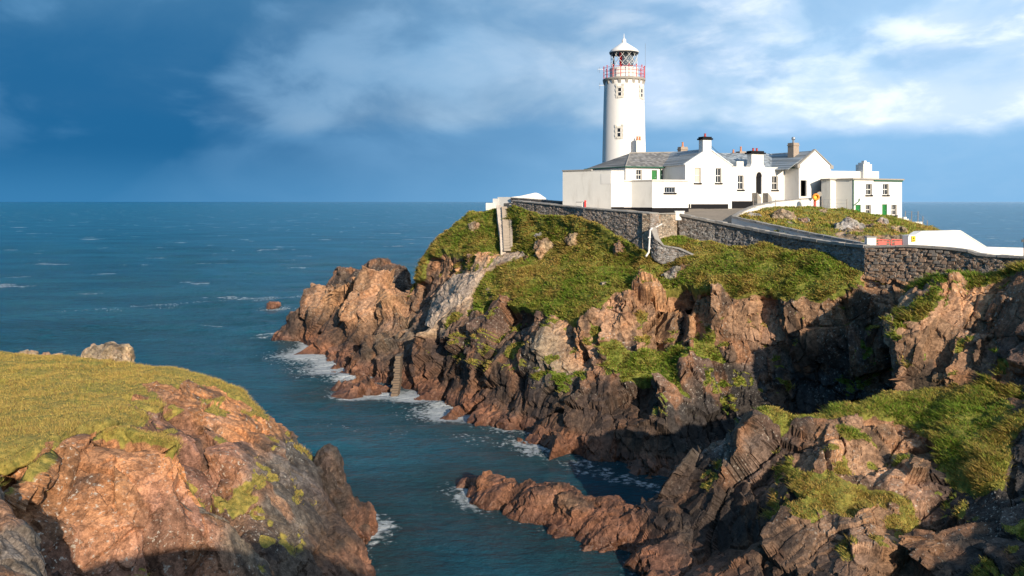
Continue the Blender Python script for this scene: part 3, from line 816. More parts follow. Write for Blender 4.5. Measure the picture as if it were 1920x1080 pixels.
# ---- grassy headland on the near side
land('near_headland', '''
-420 640 66 1 a c; -200 652 63 1 a c; 0 664 60 1 a c; 140 672 58 1 a c; 255 687 56 1 a c; 330 695 54 1 a c; 400 712 52.2 1 a c; 450 738 50.4 .9 a c; 480 775 48.8 .5 a c; 510 815 47.8 .4 a c; 530 850 46.8 .4 g c; 560 860 46.4 .3 g c; 592 880 45.8 .2 g c; 622 920 45 .2 b c; 652 965 44.4 0 b c
682 1005 43.8 0 b c; 700 1062 43 0 b w; 712 1130 40 0 b w; 640 1250 34.5 0 b w; 450 1340 31.2 0 b w; 250 1345 31 0 b w; 0 1345 31 0 b w; -420 1300 31 0 b j; -420 900 29 1 a j
''', '''
0 700 52 1 a; 200 710 51 1 a; 330 715 50.5 1 a; 0 760 40 1 a; 130 765 39 1 a; 0 860 28.6 1 a; 60 848 29.3 .9 a; 150 797 33 1 a; -200 800 34 1 a; 215 790 34 .9 a; 420 728 50.2 1 a; -420 760 40 1 a
225 728 46.5 .7 a; 285 732 47 .4 a; 350 738 47.6 -.15 a; 400 741 47.8 -.15 a; 455 756 48.2 -.1 a; 300 746 46 .05 a; 380 722 50.6 .9 a; 190 760 40.5 .8 m; 250 767 41 .35 m; 300 783 40.8 .3 m; 300 750 44 .5 p; 375 780 44 0 a; 430 790 46 .1 a; 470 800 47 .2 a; 230 782 37.5 .6 m
420 850 42.6 .1 m; 480 835 45.4 .3 a; 440 820 44.8 .2 a; 520 870 45 .4 g; 400 800 43.6 0 p
430 905 39.8 .2 m; 480 900 41 .28 g; 500 950 39.4 .25 g; 550 920 42.6 .15 g; 560 990 39.6 .2 g; 600 960 42.6 .15 g; 620 1000 41.6 .1 b; 655 1040 41.6 0 b; 600 1080 38 .2 b; 445 940 38.6 .6 p; 540 1050 37.4 .4 g
30 940 29.5 0 a; 120 880 31.5 0 a; 200 850 34.5 0 a; 280 840 37.5 0 m; 330 880 39.5 0 m; 380 960 38.6 0 m; 250 960 34.5 0 m; 100 1060 29 0 m; 420 1040 35.6 0 m; 300 1080 33 0 m; 318 804 39.5 .5 b; 345 818 41 .2 m; 386 868 42 .1 m; 402 897 41 .1 m; 365 845 41.8 .1 m; 250 790 37 .8 b; 350 800 43.6 .1 m; 385 815 43.4 0 m; 250 1250 31 0 b; 0 1250 29 0 b; 450 1250 32 0 b; -200 1000 29 .5 a; 0 1100 28.6 0 a; -200 1200 29 0 a
''', 'near headland of golden turf above an orange rock face', frame=(0.28, 0.30, -0.2), dry=1.1, lump=0.22, fine=0.0027, amp=0.6, cat='headland', back=(3.5, 0.7, 9.0), lmin=0.062, patchy=0.28, moss=0.2, scales=(5.5, 2.3, 0.8), seed=15)

# ---- crag in front of the ravine; 'm' paints shade on its lower face
land('near_crag', '''
-60 930 25.6 .6 a c; 20 888 27 .5 a c; 80 845 28.8 .4 a c; 160 806 31.4 .45 a c; 210 796 32.4 .7 a c; 260 802 32.2 .7 a c; 300 809 32 .75 a c; 342 823 31.3 .6 a c; 363 852 30.7 .2 a c; 377 887 30.2 .1 a c; 391 917 30 .2 g c; 412 947 30.3 .3 g c; 442 977 30.9 .3 g c; 482 1012 31.6 .3 g c; 522 1062 32.6 .4 g c; 550 1110 33.4 .3 g c
560 1250 32.6 0 b j; 480 1395 29.5 0 b w; 250 1430 28.5 0 b w; 0 1440 28.2 0 b w; -100 1300 26.5 0 b j; -100 1050 25 0 a j
''', '''
30 940 26.4 0 a; 100 915 27.8 0 a; 90 875 28.2 .1 a; 180 850 30.2 0 a; 190 818 31.4 .1 a; 260 860 30.2 0 a; 270 822 31.2 .15 a; 330 880 29.9 0 a; 335 845 30.4 .1 a; 100 980 26 0 m; 200 955 28 0 a; 300 955 28.8 0 m; 365 930 29.4 0 m; 100 1080 24.8 0 m; 250 1080 27.4 0 m; 400 1080 29.2 .1 m; 350 1020 29 0 m; 180 1030 27 0 m; 430 1020 29.9 .3 g; 480 1070 31 .4 g; 400 985 29.6 .1 m; 250 1250 27.4 0 b; 0 1250 25 0 b; 450 1250 29.6 0 b; 0 1100 24.2 0 m
''', 'orange rock crag with a turf lip in front of the ravine', frame=(0.28, 0.30, -0.2), dry=0.95, lump=0.18, fine=0.0029, amp=0.55, cat='crag', back=(1.0, 1.6, 5.0), patchy=0.3, moss=0.3, scales=(5.5, 2.3, 0.8), seed=15, soften=.5)

# ---- lichened rock at the photographer's side of the hollow
land('lichened_ledge', '''
-300 820 27.3 .4 g c; -60 875 24.8 .3 g c; 0 900 23.8 .4 g c; 30 945 23.1 .3 g c; 60 1000 22.3 .1 g c; 80 1050 21.6 0 g c; 105 1100 20.6 0 g c; 130 1250 18.6 0 g j; -100 1400 16.1 0 g j; -300 1300 17.4 .2 g j
''', '''
-60 950 22.1 .3 g; 10 1000 21.3 .2 g; 30 1060 20.6 0 g; 0 1100 19.6 0 g; -100 1100 19.3 .2 g; 60 1150 19.3 0 g
''', 'grey rock ledge speckled with white lichen in the near corner', frame=(0.2, 0.4, 0.3), dry=0.45, amp=0.45, lump=0.1, fine=0.0034, cat='rock', back=(0.9, 1.2, 3.0), lmin=0.055, scales=(1.8, 0.8, 0.3), seed=23, moss=.3)

# ---- turf and rocks between the approach road and the houses
land('rocky_bank', '''
1384 404 80 .9 p j; 1400 397 82 .9 p c; 1425 391 84 1 p c; 1460 387 86 1 p c; 1500 390 87 1 p c; 1540 389 88 1 p c; 1600 396 87.2 1 p c; 1650 405 88.6 1 p c; 1700 416 90 1 p c; 1745 428 91 1 p c; 1775 437 90 1 p c
1760 452 80 .9 p j; 1715 470 68 .4 p j; 1660 472 66 .3 y j; 1615 466 65.3 .5 p j; 1530 451 70.3 .9 p j; 1450 433 75.2 .9 p j
''', '''
1430 404 81 .9 p; 1480 400 83.3 1 p; 1475 415 79 .4 y; 1540 405 82.5 1 p; 1540 430 75 .9 p; 1590 412 81 .9 p; 1600 445 70.5 .2 y; 1580 425 76 .3 y; 1640 418 79.5 .7 p; 1650 440 71.5 .2 y; 1690 430 76 .4 y; 1690 450 69.5 .2 y; 1730 440 78 1 p; 1510 420 79 1 p
''', 'grassy bank studded with grey rocks in front of the flat-roofed house', frame=(0.2, 0.2, 0.2), dry=0.42, amp=0.45, lump=0.3, cat='bank', back=(3.0, 0.8, 5.0), scales=(2.4, 1.0, 0.45), seed=29)
# ---- stack beside the near headland
land('rock_stack', '''
602 846 48.4 0 k c; 609 835 48.3 0 k c; 631 838 48 0 k c; 638 858 47.8 0 k c; 640 890 47.6 0 b c; 655 930 47.4 0 b c; 672 950 47.3 0 r c; 690 952 47.6 0 r c; 702 975 48 0 r c; 704 990 48.8 0 r w; 690 1012 47 0 r w; 660 1015 46.8 0 b w; 630 1000 47 0 b j; 600 940 47.6 0 b j; 575 880 48 0 b j; 562 862 48.3 0 b c; 592 868 48.2 0 k c
''', '''
620 870 47.2 0 b; 615 920 46.8 0 k; 640 950 46.4 0 b; 665 985 46.6 0 r; 630 975 46.4 0 b
''', 'dark pointed rock stack standing against the near headland', frame=(0.1, 0.2, 0.2), amp=0.5, kind='thing', cat='rock', back=(1.2, 0.5, 2.6), scales=(1.9, 0.8, 0.35), seed=31, soften=.05, moss=1)
# ---- rock beyond the point
land('seaward_rock', '''
600 560 121.5 0 b c; 617 528 122.5 0 b c; 632 500 123 0 b c; 657 498 123 0 b c; 668 500 122.5 0 b c; 685 494 122 0 b c; 705 490 122 0 b c; 727 487 122 0 b c; 745 500 121.5 0 b c; 752 500 121 0 b c; 760 496 121 0 b c; 772 515 120.5 0 b c; 776 545 120 0 b c; 774 600 119 0 b w; 700 626 120.5 0 b w; 620 626 120.5 0 b w; 590 600 121 0 b c
''', '''
650 530 120.5 0 k; 700 520 119.8 0 k; 740 530 119.3 0 k; 660 580 119.5 0 k; 730 580 118.8 0 k; 620 570 120.5 0 b
''', 'dark jagged rock rising behind the point of the headland', frame=(0.1, 0.1, 0.5), amp=0.8, kind='thing', cat='rock', back=(2.5, 0.6, 6.0), scales=(3.4, 1.5, 0.6), seed=37, soften=.15, moss=1)


def ico(n):
    import bmesh
    bm = bmesh.new(); bmesh.ops.create_icosphere(bm, subdivisions=n, radius=1.0)
    V = np.array([v.co[:] for v in bm.verts]); F = np.array([[v.index for v in f.verts] for f in bm.faces]); bm.free()
    return V, F


ICO5, ICO4 = ico(6), ico(5)


def ray_hit(landname, u, v):
    d = P(u, v, 1.0) - Vector((0, 0, CAM_H)); d.normalize()
    h = LANDS[landname]['tree'].ray_cast(Vector((0, 0, CAM_H)), d)
    return h[0]


def boulder(u, v, wpx, hpx, label, tint='y', on='headland', Y=None, deep=0.8, seed=1, sink=0.0, fine=False, name='boulder', group=None, lich=0.0, tiltz=0.0):
    c_ = P(u, v, Y) if Y else ray_hit(on, u, v)
    if c_ is None: return None
    Yc = c_[1]
    hw, hh = wpx / 2 * Yc / FOC, hpx / 2 * Yc / FOC
    V, F = ICO5 if fine else ICO4
    s = (hw + hh) / 2
    rs = np.array([hw, hw * deep, hh])
    W = V * rs * 1.04
    Mz = rotmat(0, tiltz, 0); W = W @ Mz.T
    off = np.array([seed * 7.3, seed * 3.1, seed * 5.7])
    d, tone = rock_disp(W + off, (0.2 + .1 * seed, 0.2, 0.3), 1.0, ((0.95 * s, 0.42 * s, 0.2 * s) if not fine else (0.7 * s, 0.3 * s, 0.14 * s)), 40 + seed, N=V, T=F)
    W = W + V * np.clip(d, -0.5 * s, 0.32 * s)[:, None]
    W = W + np.array([c_[0], c_[1] + hw * deep * 0.25, c_[2] - sink])
    t = np.tile(np.array(PAL[tint][0]), (len(W), 1)) * (1 + 0.2 * fbm(W * 1.2, 3, 9))[:, None]
    base = np.array([c_[0], c_[1], c_[2] - hh])
    t, lich = weather(W, t, tone)
    o = big_mesh(name, W - base, F, ROCK, {'tint': t, 'grass': np.zeros(len(W)), 'lichen': lich, 'dry': np.zeros(len(W))}, False)
    o.location = base
    return tag(o, label, 'rock', group, 'thing')


boulder(197, 674, 96, 48, 'large knobbly grey rock on the brow of the golden turf', 'y', Y=59.5, deep=.9, seed=2, fine=True, name='rock_outcrop')
boulder(50, 665, 38, 11, 'long low pale rock at the far edge of the golden turf', 'y', Y=61, deep=.6, seed=3)
boulder(86, 666, 14, 10, 'small pinkish stone at the far edge of the golden turf', 'p', Y=60.5, seed=4)
boulder(106, 668, 20, 9, 'small pale stone nearest the knobbly rock on the brow', 'y', Y=60, seed=5)
boulder(512, 573, 26, 14, 'lone red-brown rock awash in foam off the point', 'r', Y=153, seed=6, deep=.8, name='sea_rock')
boulder(1026, 468, 48, 44, 'big cracked pink boulder on the green slope below the wall', 'y', seed=7, deep=.8, sink=.1)
boulder(1080, 452, 30, 42, 'upright grey-pink boulder beside the big cracked one', 'y', seed=8, deep=.8, sink=.1)
boulder(1164, 466, 34, 32, 'brown boulder in rough grass below the parapet wall', 'p', seed=9, deep=.8, sink=.15)
boulder(1163, 509, 13, 13, 'small round grey stone alone in the green grass', 'l', seed=10)
boulder(893, 425, 34, 20, 'flat pale slab of rock lying on the grassy knoll', 'y', seed=11, deep=.9, sink=.25)
boulder(990, 490, 26, 28, 'pink boulder at the foot of the steep stairs', 'o', seed=12, sink=.15)
boulder(1014, 440, 24, 8, 'thin grey ledge of rock above the big cracked boulder', 'l', seed=13, sink=.1)
boulder(908, 497, 30, 34, 'pointed pink rock beside the top of the concrete slip', 'o', seed=14, deep=.7, sink=.2)
boulder(883, 488, 16, 30, 'slim upright pink rock on the knoll side of the pointed one', 'o', seed=15, deep=.7, sink=.2, name='boulder')
boulder(1259, 521, 34, 52, 'tall leaning slab of pale rock where turf meets the cliff', 'l', seed=16, deep=.6, sink=.1, tiltz=.5)
boulder(1470, 411, 52, 34, 'wide pink boulder set in the grassy bank by the road', 'y', on='rocky_bank', seed=17, deep=.8, sink=.1)
boulder(1506, 417, 26, 24, 'smaller grey boulder touching the wide pink one on the bank', 'l', on='rocky_bank', seed=18, sink=.1)
boulder(1412, 407, 34, 18, 'low grey boulder at the narrow end of the grassy bank', 'l', on='rocky_bank', seed=19, sink=.1)
boulder(1591, 431, 60, 40, 'largest smooth grey boulder at the foot of the grassy bank', 'l', on='rocky_bank', seed=20, deep=.8, sink=.1)
boulder(1546, 400, 26, 18, 'pale stone high on the grassy bank below the houses', 'y', on='rocky_bank', seed=21, sink=.1)
boulder(1656, 424, 22, 40, 'upright split boulder below the green door', 'l', on='rocky_bank', seed=22, deep=.7, sink=.1)
boulder(1686, 436, 32, 32, 'blocky pink boulder above the red gate', 'y', on='rocky_bank', seed=23, deep=.8, sink=.1)
boulder(1632, 418, 18, 16, 'small brown boulder beside the upright split one', 'p', on='rocky_bank', seed=24, sink=.1)
for k, (u_, v_, w_, h_, lb) in enumerate([(1358, 492, 18, 5, 'widest of the white stones on the turf knoll'), (1371, 504, 11, 5, 'small white stone below the widest one on the turf knoll'), (1412, 498, 13, 6, 'white stone farthest along the turf knoll'), (1314, 509, 9, 6, 'white stone near the leaning slab on the turf knoll'), (1397, 482, 14, 4, 'thin white stone near the wall on the turf knoll')]):
    boulder(u_, v_, w_, h_, lb, 'l', seed=25 + k, sink=0.02, name='white_stone', group='white stones on the turf knoll')

# ---- ground behind the parapets: yard and approach road
def tin(name, outline, inner, mat, label, cat, drop=-2.5, out=2.0, size=1.2, rough=0.05):
    pts = [np.array(p, float) for p in outline + inner]
    res = geometry.delaunay_2d_cdt([Vector((p[0], p[1])) for p in pts], [], [list(range(len(outline)))], 1, 1e-4)
    src = [o_[0] for o_ in res[3]]
    V = [pts[s_] for s_ in src]; T = [tuple(f) for f in res[2]]
    idx = {s_: i for i, s_ in enumerate(src)}
    cen = np.mean([p for p in pts[:len(outline)]], 0)
    ring = [idx[i] for i in range(len(outline))]
    b0 = len(V)
    for i in ring:
        d = V[i] - cen; d[2] = 0; d /= np.linalg.norm(d)
        q = V[i] + d * out; q[2] = drop; V.append(q)
    n = len(ring)
    area = sum(V[ring[k]][0] * V[ring[(k + 1) % n]][1] - V[ring[(k + 1) % n]][0] * V[ring[k]][1] for k in range(n))
    for k in range(n):
        i, j, a, b = ring[k], ring[(k + 1) % n], b0 + k, b0 + (k + 1) % n
        T += [(i, a, j), (j, a, b)] if area > 0 else [(i, j, a), (j, b, a)]
    V, T = np.array(V), np.array(T)
    V, T, A = refine(V, T, np.zeros((len(V), 1)), lambda m, a: np.full(len(m), size))
    V[:, 2] += rough * fbm(V * 0.5, 3, 61)
    return V, T


def inside(pts, off):
    """points of a wall's top line moved off metres behind its face"""
    Q = [np.array(P(*q)) for q in pts]; out = []
    for i, q in enumerate(Q):
        d = (Q[min(i + 1, len(Q) - 1)] - Q[max(i - 1, 0)])[:2]; d /= np.linalg.norm(d)
        out.append(q + np.array([-d[1], d[0], 0]) * off)
    return out


e1_ = [q + [0, 0, -.12] for q in inside([(961, 377, 96.3), (1010, 382, 92), (1060, 387.5, 88), (1094, 391, 84.6), (1150, 395.5, 81), (1215, 401, 77.3)], .6)]
e2_ = [q + [0, 0, -.7] for q in inside([(1280, 404, 80.6), (1340, 415.5, 78), (1420, 432, 73.6), (1500, 446, 69), (1560, 454.5, 65.5), (1621, 462, 62), (1700, 463, 59.8), (1780, 468, 57.6), (1835, 480, 55.9), (1930, 485, 53.2), (2060, 487, 49.8)], .3)]
mid_ = [np.array(P(1265, 403.5, 81.6)) + [0, 0.4, -.2]]
V_, T_ = tin('road', e1_ + mid_ + e2_ + [(45, 47, 15.2), (48, 51, 15.4),
           (41, 58, 15.6), (37, 63.4, 15.9), (33.5, 65.5, 16.1), (29.0, 65.2, 15.7), (26.9, 69.8, 16.1), (24.7, 74.8, 16.75), (22.2, 79.8, 17.55), (23.6, 82.6, 18.1), (26, 86, 18.9), (30, 90, 19.1), (37, 94, 18.9), (47, 97, 17.6), (50, 106, 17.0), (38, 116, 18.6), (18, 120, 19.4), (4, 114, 19.6), (-2.5, 104, 19.6)],
          [(12, 95, 19.3), (20, 88, 19.2), (26, 92, 19.3), (20, 84, 18.7), (10, 105, 19.4), (30, 104, 19.2)], ROAD, '', '', out=0.0)
o = big_mesh('road', V_, T_, ROAD, {}, True)
tag(o, 'worn tarmac road and yard between the stone walls and white houses', 'road', kind='structure')

# ---- the hill the photographer stands on
V_, T_ = tin('hillside', [(-16, -30, 18), (-9, -4, 17.4), (-5, 0.6, 17.4), (0, 1.6, 17.6), (4, 2.2, 17.4), (9, 4, 14.5), (15, 12, 8.5), (19.5, 23, 5.5), (23, 29, 6.5), (27, 36, 8), (31, 42, 11), (36, 47, 14.6), (46, 46, 15.3), (60, 42, 15), (75, 20, 14), (70, -30, 15), (30, -45, 16), (0, -45, 18)],
          [(0, -3, 17.8), (6, -4, 16.5), (10, -8, 15.5), (3, -9, 17.5), (18, -6, 14), (26, 8, 11), (32, 18, 9.5), (40, 26, 11), (24, -15, 14.5), (-4, -10, 17.8), (50, 10, 13.5), (22, 20, 8), (27.5, 27.5, 9.5)], ROCK, '', '', out=3.0, size=1.6, rough=0.5)
g_ = np.clip(0.9 + 0.5 * fbm(V_ * 0.3, 3, 5), 0, 1) * (V_[:, 2] > 2)
o = big_mesh('hillside', V_, T_, ROCK, {'tint': np.tile(np.array(PAL['p'][0]), (len(V_), 1)), 'grass': g_, 'lichen': g_ * 0, 'dry': np.full(len(V_), 0.5)}, True)
tag(o, 'grassy hillside across the inlet from the lighthouse', 'hillside', kind='structure')


# ---- sea
def spaced(lo, hi, step, far, grow):
    a = list(np.arange(lo, hi + 1e-6, step))
    def out(x, sgn):
        s, r = step, []
        while abs(x) < far:
            s *= grow if s < 9 else 1.25; x += sgn * s; r.append(x)
        return r
    return np.array(out(lo, -1)[::-1] + a + out(hi, 1))


xs, ys = spaced(-75, 28, 0.5, 90000, 1.035), spaced(38, 135, 0.5, 90000, 1.017)
GX, GY = np.meshgrid(xs, ys)
S = np.stack([GX.ravel(), GY.ravel(), np.zeros(GX.size)], 1)
cellw = np.maximum(np.gradient(xs)[None, :] + 0 * GY, np.gradient(ys)[:, None] + 0 * GX).ravel()      # waves shorter than the mesh can carry die out
inlet = np.clip((S[:, 1] - 0.9 * np.clip(S[:, 0], -20, 20) - 50) / 40, 0.3, 1)      # calmer water between the rocks
wv = np.zeros(len(S))
for k, (ang, ln, am) in enumerate([(0.1, 34, .22), (0.25, 17, .20), (-0.2, 9.5, .17), (0.5, 6.1, .13), (0.05, 4.0, .10), (-0.5, 2.9, .07), (0.9, 2.1, .045)]):
    d_ = np.array([math.sin(ang), -math.cos(ang)])
    ph = 6.283 * (S[:, :2] @ d_) / ln + 2.2 * vnoise(np.stack([S[:, 0] * 0.05, S[:, 1] * 0.05, np.full(len(S), k * 3.3)], 1), 80 + k)
    wv += am * np.clip(1.4 - 4 * cellw / ln, 0, 1) * (1 - 2 * np.abs(np.sin(ph / 2)) ** 0.8) * (0.55 + 0.45 * vnoise(np.stack([S[:, 0] * 0.03, S[:, 1] * 0.03, np.full(len(S), 9 + k)], 1), 90 + k))
S[:, 2] = 1.35 * wv * inlet
# foam: where waves break against the shore
shore = np.concatenate([L['V'][(np.abs(L['V'][:, 2]) < 0.35)][::6] for nm, L in LANDS.items() if nm in ('headland', 'tidal_reef', 'near_headland', 'near_crag', 'foreground_outcrop', 'rock_stack')])
foam = np.zeros(len(S))
cell = 0.6
keyf = lambda p: np.floor(p[:, 0] / cell).astype(np.int64) * 100003 + np.floor(p[:, 1] / cell).astype(np.int64)
near = (np.abs(S[:, 0] + 20) < 70) & (S[:, 1] > 26) & (S[:, 1] < 140)
ni = np.where(near)[0]
from mathutils.kdtree import KDTree
kd = KDTree(len(shore))
for i_, p_ in enumerate(shore): kd.insert((p_[0], p_[1], 0), i_)
kd.balance()
BREAK = [(P(575, 665, 104), 9, 1.0), (P(620, 690, 97), 8, 1.0), (P(675, 742, 82.5), 3, .7), (P(745, 742, 82.4), 3.4, .9), (P(800, 768, 76.8), 4, .9), (P(845, 775, 75.5), 3, .7), (P(940, 812, 69), 2.5, .3), (P(985, 838, 65), 3, .4), (P(880, 925, 54.6), 3, .35), (P(512, 572, 154), 9, 1.0), (P(700, 990, 49), 3, .4)]
SX, SY = S[:, 0], S[:, 1]
ok = np.zeros(len(S))
for c_, r_, a_ in BREAK:
    ok = np.maximum(ok, a_ * np.exp(-((SX - c_[0]) ** 2 + (SY - c_[1]) ** 2) / (r_ * r_)))
ds = np.full(len(S), 99.0)
for i_ in ni:
    ds[i_] = kd.find((SX[i_], SY[i_], 0))[2]
foam = np.clip(1.2 - ds / 1.5, 0, 1) * (0.30 + 0.5 * ok) + ok * np.clip(1.15 - ds / 9.5, 0, 1) * 0.85
# drifting foam lines in the sheltered water
for (u0, v0), (u1, v1), wd, am in [((1060, 865), (1270, 925), 1.1, .62), ((860, 815), (1080, 870), 1.0, .45), ((600, 790), (900, 830), 1.6, .30), ((110, 580), (330, 572), 1.6, .40), ((250, 572), (560, 556), 2.2, .50), ((490, 562), (575, 552), 3.5, .55)]:
    a_ = np.array(P(u0, v0, 30000 / (v0 - 378)))[:2]; b_ = np.array(P(u1, v1, 30000 / (v1 - 378)))[:2]
    t_ = np.clip(((S[:, :2] - a_) @ (b_ - a_)) / ((b_ - a_) @ (b_ - a_)), 0, 1)
    dd = np.linalg.norm(S[:, :2] - (a_ + t_[:, None] * (b_ - a_)), axis=1) + 0.9 * vnoise(np.stack([SX * 0.5, SY * 0.5, SX * 0], 1), 77)
    foam = np.maximum(foam, am * np.exp(-(dd / wd) ** 2))
foam = np.maximum(foam, .62 * np.exp(-((SX - P(520, 572, 153)[0]) ** 2 / 30 + (SY - 152) ** 2 / 30)))
shal = np.clip(1.15 - ds / 6.0, 0, 1)

wm, wk, wb = new_mat('sea_water')
p = pos(wk)
fo = wk.n('ShaderNodeAttribute', attribute_name='foam').outputs['Fac']
sh = wk.n('ShaderNodeAttribute', attribute_name='shallow').outputs['Fac']
n1 = wk.noise(wk.scale(p, (0.6, 1.0, 1)), 0.55, 6, 0.66)
n2 = wk.noise(wk.scale(p, (0.7, 1.2, 1)), 2.0, 6, 0.70, 0.4)
n3 = wk.noise(wk.scale(p, (0.35, 1.0, 1)), 0.055, 5, 0.6)
lace = wk.math('ADD', wk.math('MULTIPLY', wk.noise(p, 1.7, 8, 0.76, 1.2), 0.75), wk.math('MULTIPLY', wk.math('SUBTRACT', 1.0, wk.voro(p, 2.2, 'F1')), 0.25))
n4 = wk.noise(wk.scale(p, (0.45, 1.0, 1)), 0.17, 6, 0.65)
water = wk.mix(wk.ramp(n3, 0.35, 0.68), (0.011, 0.100, 0.160), (0.020, 0.155, 0.240))
water = wk.mix(wk.math('MULTIPLY', sh, 0.6), water, (0.010, 0.048, 0.050))
fm = wk.ramp(wk.math('ADD', lace, wk.math('MULTIPLY', fo, 0.50)), 0.72, 0.92)
fm = wk.math('MULTIPLY', fm, wk.ramp(fo, 0.04, 0.2))
# white horses on the open sea: short broken crests
cap = wk.noise(wk.scale(p, (0.42, 0.62, 1)), 0.11, 7, 0.60, 0.4)
caps = wk.math('MULTIPLY', wk.ramp(cap, 0.635, 0.665), wk.ramp(n2, 0.42, 0.62))
fm = wk.math('MAXIMUM', fm, wk.math('MULTIPLY', caps, 0.95))
wk.l(wk.mix(fm, water, (0.72, 0.77, 0.80)), wb.inputs['Base Color'])
wk.l(wk.mix(fm, (0.10,) * 3, (0.85,) * 3), wb.inputs['Roughness'])
wb.inputs['IOR'].default_value = 1.33
h = wk.math('ADD', wk.math('MULTIPLY', n1, 1.7), wk.math('MULTIPLY', n2, 0.8))
h = wk.math('ADD', h, wk.math('MULTIPLY', wk.noise(wk.scale(p, (0.5, 1, 1)), 6.0, 4, 0.6), 0.05))
h = wk.math('ADD', h, wk.math('ADD', wk.math('MULTIPLY', n3, 2.2), wk.math('MULTIPLY', n4, 2.4)))
bump(wk, wb, h, 1.0, 1.9)
nx, ny = len(xs), len(ys)
I = np.arange(nx * ny).reshape(ny, nx)
Q = np.stack([I[:-1, :-1].ravel(), I[:-1, 1:].ravel(), I[1:, 1:].ravel(), I[1:, :-1].ravel()], 1)
o = big_mesh('sea', S, Q, wm, {'foam': np.clip(foam, 0, 1), 'shallow': shal}, True)
tag(o, 'dark blue choppy sea with white foam along the rocks', 'sea', kind='structure')

# ------------------------------------------------------------------ buildings
class Face:
    """upright wall plane from A to B (left to right as one looks at it)"""
    def __init__(s, A, B):
        s.A, s.B = np.array(A, float), np.array(B, float)
        d = s.B - s.A; s.len = np.linalg.norm(d); s.t = d / s.len
        s.n = np.array([s.t[1], -s.t[0]])

    def hit(s, u, v):
        k = (u - CU) / FOC                       # ray x = k*y ; point = A + t*s
        sv = (k * s.A[1] - s.A[0]) / (s.t[0] - k * s.t[1])
        Y = s.A[1] + s.t[1] * sv
        return sv, ZV(v, Y)

    def at(s, q, z, out=0.0):
        p = s.A + s.t * q + s.n * out
        return np.array([p[0], p[1], z])

    def rect(s, u0, v0, u1, v1):
        a, b = s.hit(u0, (v0 + v1) / 2), s.hit(u1, (v0 + v1) / 2)
        um = (u0 + u1) / 2
        return a[0], s.hit(um, v1)[1], b[0], s.hit(um, v0)[1]

    def box(s, mb, q0, z0, q1, z1, o0, o1):
        b = [s.at(q0, z0, o1), s.at(q1, z0, o1), s.at(q1, z0, o0), s.at(q0, z0, o0)]
        t = [s.at(q0, z1, o1), s.at(q1, z1, o1), s.at(q1, z1, o0), s.at(q0, z1, o0)]
        return mb.hexa(b, t)


def wall(parent, f, z0, z1, holes=(), mat=None, deep=0.20, gable=None, name='wall'):
    """wall skin with real openings and reveals; gable = (position, height) of the apex"""
    mb = MB()
    qs = sorted({0.0, f.len} | {h[0] for h in holes} | {h[2] for h in holes})
    zs = sorted({z0, z1} | {h[1] for h in holes} | {h[3] for h in holes})
    qs = [q for q in qs if -1e-6 <= q <= f.len + 1e-6]; zs = [z for z in zs if z0 - 1e-6 <= z <= z1 + 1e-6]
    for i in range(len(qs) - 1):
        for j in range(len(zs) - 1):
            qm, zm = (qs[i] + qs[i + 1]) / 2, (zs[j] + zs[j + 1]) / 2
            if any(h[0] < qm < h[2] and h[1] < zm < h[3] for h in holes): continue
            mb.add([f.at(qs[i], zs[j]), f.at(qs[i + 1], zs[j]), f.at(qs[i + 1], zs[j + 1]), f.at(qs[i], zs[j + 1])], [(0, 1, 2, 3)])
    for (a, b, c_, d) in holes:
        b = max(b, z0)
        for p, q in (((a, b), (a, d)), ((a, d), (c_, d)), ((c_, d), (c_, b)), ((c_, b), (a, b))):
            mb.add([f.at(p[0], p[1]), f.at(q[0], q[1]), f.at(q[0], q[1], -deep), f.at(p[0], p[1], -deep)], [(0, 1, 2, 3)])
    if gable:
        mb.add([f.at(0, z1), f.at(f.len, z1), f.at(gable[0], gable[1])], [(0, 1, 2)])
    return mb.build(name, mat or WHITE, parent)


def sash(parent, f, r, blind=False, sill=True, style='sash', shaded_reveal=True, deep=0.20):
    """window: frame, panes, sill, right-hand shade painted black on the reveal"""
    q0, z0, q1, z1 = r
    o = -deep + 0.05
    fr = MB(); t = 0.055
    f.box(fr, q0, z0, q0 + t, z1, o - 0.05, o); f.box(fr, q1 - t, z0, q1, z1, o - 0.05, o)
    f.box(fr, q0 + t, z1 - t, q1 - t, z1, o - 0.05, o); f.box(fr, q0 + t, z0, q1 - t, z0 + t * 1.3, o - 0.05, o)
    cols, rows = (2, 2) if style == 'sash' else (4, 1)
    ww = q1 - q0; hh = z1 - z0
    for i in range(1, cols):
        x = q0 + ww * i / cols
        f.box(fr, x - 0.025, z0 + t * 1.3, x + 0.025, z1 - t, o - 0.045, o - 0.004)
    for j in range(1, rows):
        z = z0 + hh * j / rows
        f.box(fr, q0 + t, z - 0.04, q1 - t, z + 0.04, o - 0.04, o + 0.012)
    win = fr.build('window', WHITE if style == 'sash' else METAL, parent)
    for i in range(cols):
        for j in range(rows):
            m = MB()
            f.box(m, q0 + ww * i / cols + 0.026, z0 + hh * j / rows + 0.03, q0 + ww * (i + 1) / cols - 0.026, z0 + hh * (j + 1) / rows - 0.03, o - 0.04, o - 0.025)
            m.build('pane', CREAM if blind else GLASS, win)
    if sill:
        m = MB(); f.box(m, q0 - 0.14, z0 - 0.16, q1 + 0.14, z0 - 0.003, -0.05, 0.09); m.build('sill', BLACK, win)
    if shaded_reveal:
        m = MB(); f.box(m, q1 - 0.006, z0 + 0.004, q1 + 0.03, z1 - 0.004, -deep, -0.004)
        m.build('shaded_reveal', BLACK, win, False)  # black strip stands in for the shade on the right jamb
    return win


def slit(parent, f, q0, z0, q1, z1, o0, o1, name, mat):
    m = MB(); f.box(m, q0, z0, q1, z1, o0, o1); return m.build(name, mat, parent)


